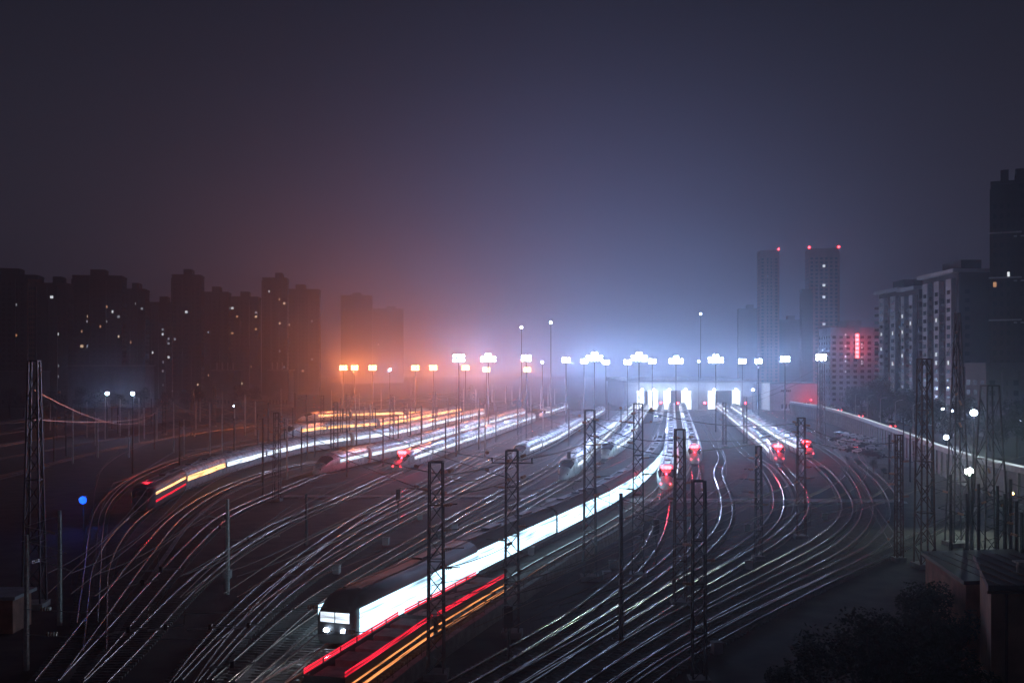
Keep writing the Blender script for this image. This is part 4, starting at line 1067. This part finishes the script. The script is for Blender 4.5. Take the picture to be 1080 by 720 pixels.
for px,Y,k in ((10,430,1.4),(25,440,1.3),(45,420,1.2),(60,430,1.3),(85,450,1.2),(100,440,1.3),(125,460,1.2),(150,470,1.3),(175,470,1.2),(195,480,1.2),(210,500,1.3),(255,520,1.3),(268,530,1.2)):
    tree(xat(px,Y),Y,k,'dark leafy tree in front of the far left towers',g)

# trackside boxes scattered in the throat
for px,py in ((345,690),(358,688),(392,575),(500,560),(430,548),(355,605),(560,585),(640,612),(663,600),(745,600),(660,648),(700,640),(775,560),(815,600),(870,548),(720,690),(240,610),(300,655)):
    x,y = gp(px,py)
    for dx in (0,1.6,-1.6,2.4,-2.4,3.2):
        if clear(x+dx,y,1.7): x += dx; break
    else: continue
    r = thing('relay_box','small pale trackside relay box on the dark ballast','relay box',(x,y,0),random.uniform(-.3,.3),'relay boxes in the throat')
    put('box',CACHE.setdefault('rb',MB().box(-.35,-.25,.1,.35,.25,.85).mesh('box',M['wall_pale'])),r)
    put('lid',CACHE.setdefault('rbl',MB().box(-.4,-.3,.85,.4,.3,.92).mesh('lid',M['concrete'])),r)
    put('foot',CACHE.setdefault('rbf',MB().box(-.25,-.2,0,.25,.2,.1).mesh('foot',M['concrete'])),r)

# ------------------------------------------------------------------ haze
mb = MB().box(-2620,-140,-1.0,2620,3220,140)
m, nt, out = new_mat('haze')
pv = nt.nodes.new('ShaderNodeVolumePrincipled')
pv.inputs['Color'].default_value = (0.78,0.84,0.95,1); pv.inputs['Density'].default_value = 0.0008; pv.inputs['Anisotropy'].default_value = 0.86
nt.links.new(pv.outputs['Volume'], out.inputs['Volume'])
tag(put('haze', mb.mesh('haze', m)), kind='stuff', label='thin night haze filling the valley')

# ------------------------------------------------------------------ sky
w = bpy.data.worlds.new('World'); sc.world = w; w.use_nodes = True
nt = w.node_tree
for n in list(nt.nodes): nt.nodes.remove(n)
out = nt.nodes.new('ShaderNodeOutputWorld')
sky = nt.nodes.new('ShaderNodeTexSky'); sky.sky_type = 'NISHITA'; sky.sun_disc = False
sky.sun_elevation = math.radians(-7); sky.sun_rotation = math.radians(200)
b1 = nt.nodes.new('ShaderNodeBackground'); b1.inputs['Strength'].default_value = 0.02
nt.links.new(sky.outputs['Color'], b1.inputs['Color'])
tc = nt.nodes.new('ShaderNodeTexCoord'); sp = nt.nodes.new('ShaderNodeSeparateXYZ'); nt.links.new(tc.outputs['Generated'], sp.inputs['Vector'])
rp = nt.nodes.new('ShaderNodeValToRGB'); nt.links.new(sp.outputs['Z'], rp.inputs['Fac'])
rp.color_ramp.elements[0].position = 0.0; rp.color_ramp.elements[0].color = (0.032,0.027,0.040,1)
rp.color_ramp.elements[1].position = 0.38; rp.color_ramp.elements[1].color = (0.0085,0.0095,0.0165,1)
# light dome of the city: broad lobes of sky glow round the compass bearings of the lit districts
def lobe(prev, az, el, k, c):
    a, e = math.radians(az), math.radians(el)
    d = nt.nodes.new('ShaderNodeVectorMath'); d.operation = 'DOT_PRODUCT'
    d.inputs[1].default_value = (math.sin(a)*math.cos(e), math.cos(a)*math.cos(e), math.sin(e))
    nt.links.new(tc.outputs['Generated'], d.inputs[0])
    m1 = nt.nodes.new('ShaderNodeMath'); m1.operation = 'MULTIPLY_ADD'; m1.inputs[1].default_value = k; m1.inputs[2].default_value = -k
    nt.links.new(d.outputs['Value'], m1.inputs[0])
    ex = nt.nodes.new('ShaderNodeMath'); ex.operation = 'EXPONENT'; nt.links.new(m1.outputs[0], ex.inputs[0])
    b = nt.nodes.new('ShaderNodeBackground'); b.inputs['Color'].default_value = (*c,1); nt.links.new(ex.outputs[0], b.inputs['Strength'])
    ad = nt.nodes.new('ShaderNodeAddShader'); nt.links.new(prev, ad.inputs[0]); nt.links.new(b.outputs[0], ad.inputs[1]); return ad.outputs[0]
b2 = nt.nodes.new('ShaderNodeBackground'); b2.inputs['Strength'].default_value = 1.0
nt.links.new(rp.outputs['Color'], b2.inputs['Color'])
ad = nt.nodes.new('ShaderNodeAddShader'); nt.links.new(b1.outputs[0], ad.inputs[0]); nt.links.new(b2.outputs[0], ad.inputs[1])
last = lobe(ad.outputs[0], 4, 0, 50, (0.05,0.065,0.17))
last = lobe(last, 2, 2, 10, (0.004,0.005,0.013))
last = lobe(last, -12, 0, 110, (0.05,0.016,0.013))
nt.links.new(last, out.inputs['Surface'])

# ------------------------------------------------------------------ camera and render
cd = bpy.data.cameras.new('camera'); cam = bpy.data.objects.new('camera', cd); COL.objects.link(cam)
cam.location = (0,0,CAMH); cam.rotation_euler = (math.radians(90),0,0)
cd.sensor_width = 36; cd.lens = 36; cd.shift_y = (HZ-360)/1080; cd.clip_start = 0.5; cd.clip_end = 6000
sc.camera = cam
sc.render.engine = 'CYCLES'
cy = sc.cycles
cy.max_bounces = 5; cy.diffuse_bounces = 2; cy.glossy_bounces = 3; cy.transmission_bounces = 2; cy.volume_bounces = 0; cy.transparent_max_bounces = 4
cy.use_denoising = True
try: cy.denoiser = 'OPENIMAGEDENOISE'
except Exception: pass
cy.use_adaptive_sampling = True; cy.adaptive_threshold = 0.02
cy.sample_clamp_indirect = 3.0
cy.caustics_reflective = False; cy.caustics_refractive = False
vs = sc.view_settings
vs.view_transform = 'Standard'; vs.look = 'None'; vs.gamma = 1.0; vs.use_curve_mapping = False; vs.exposure = 0.0
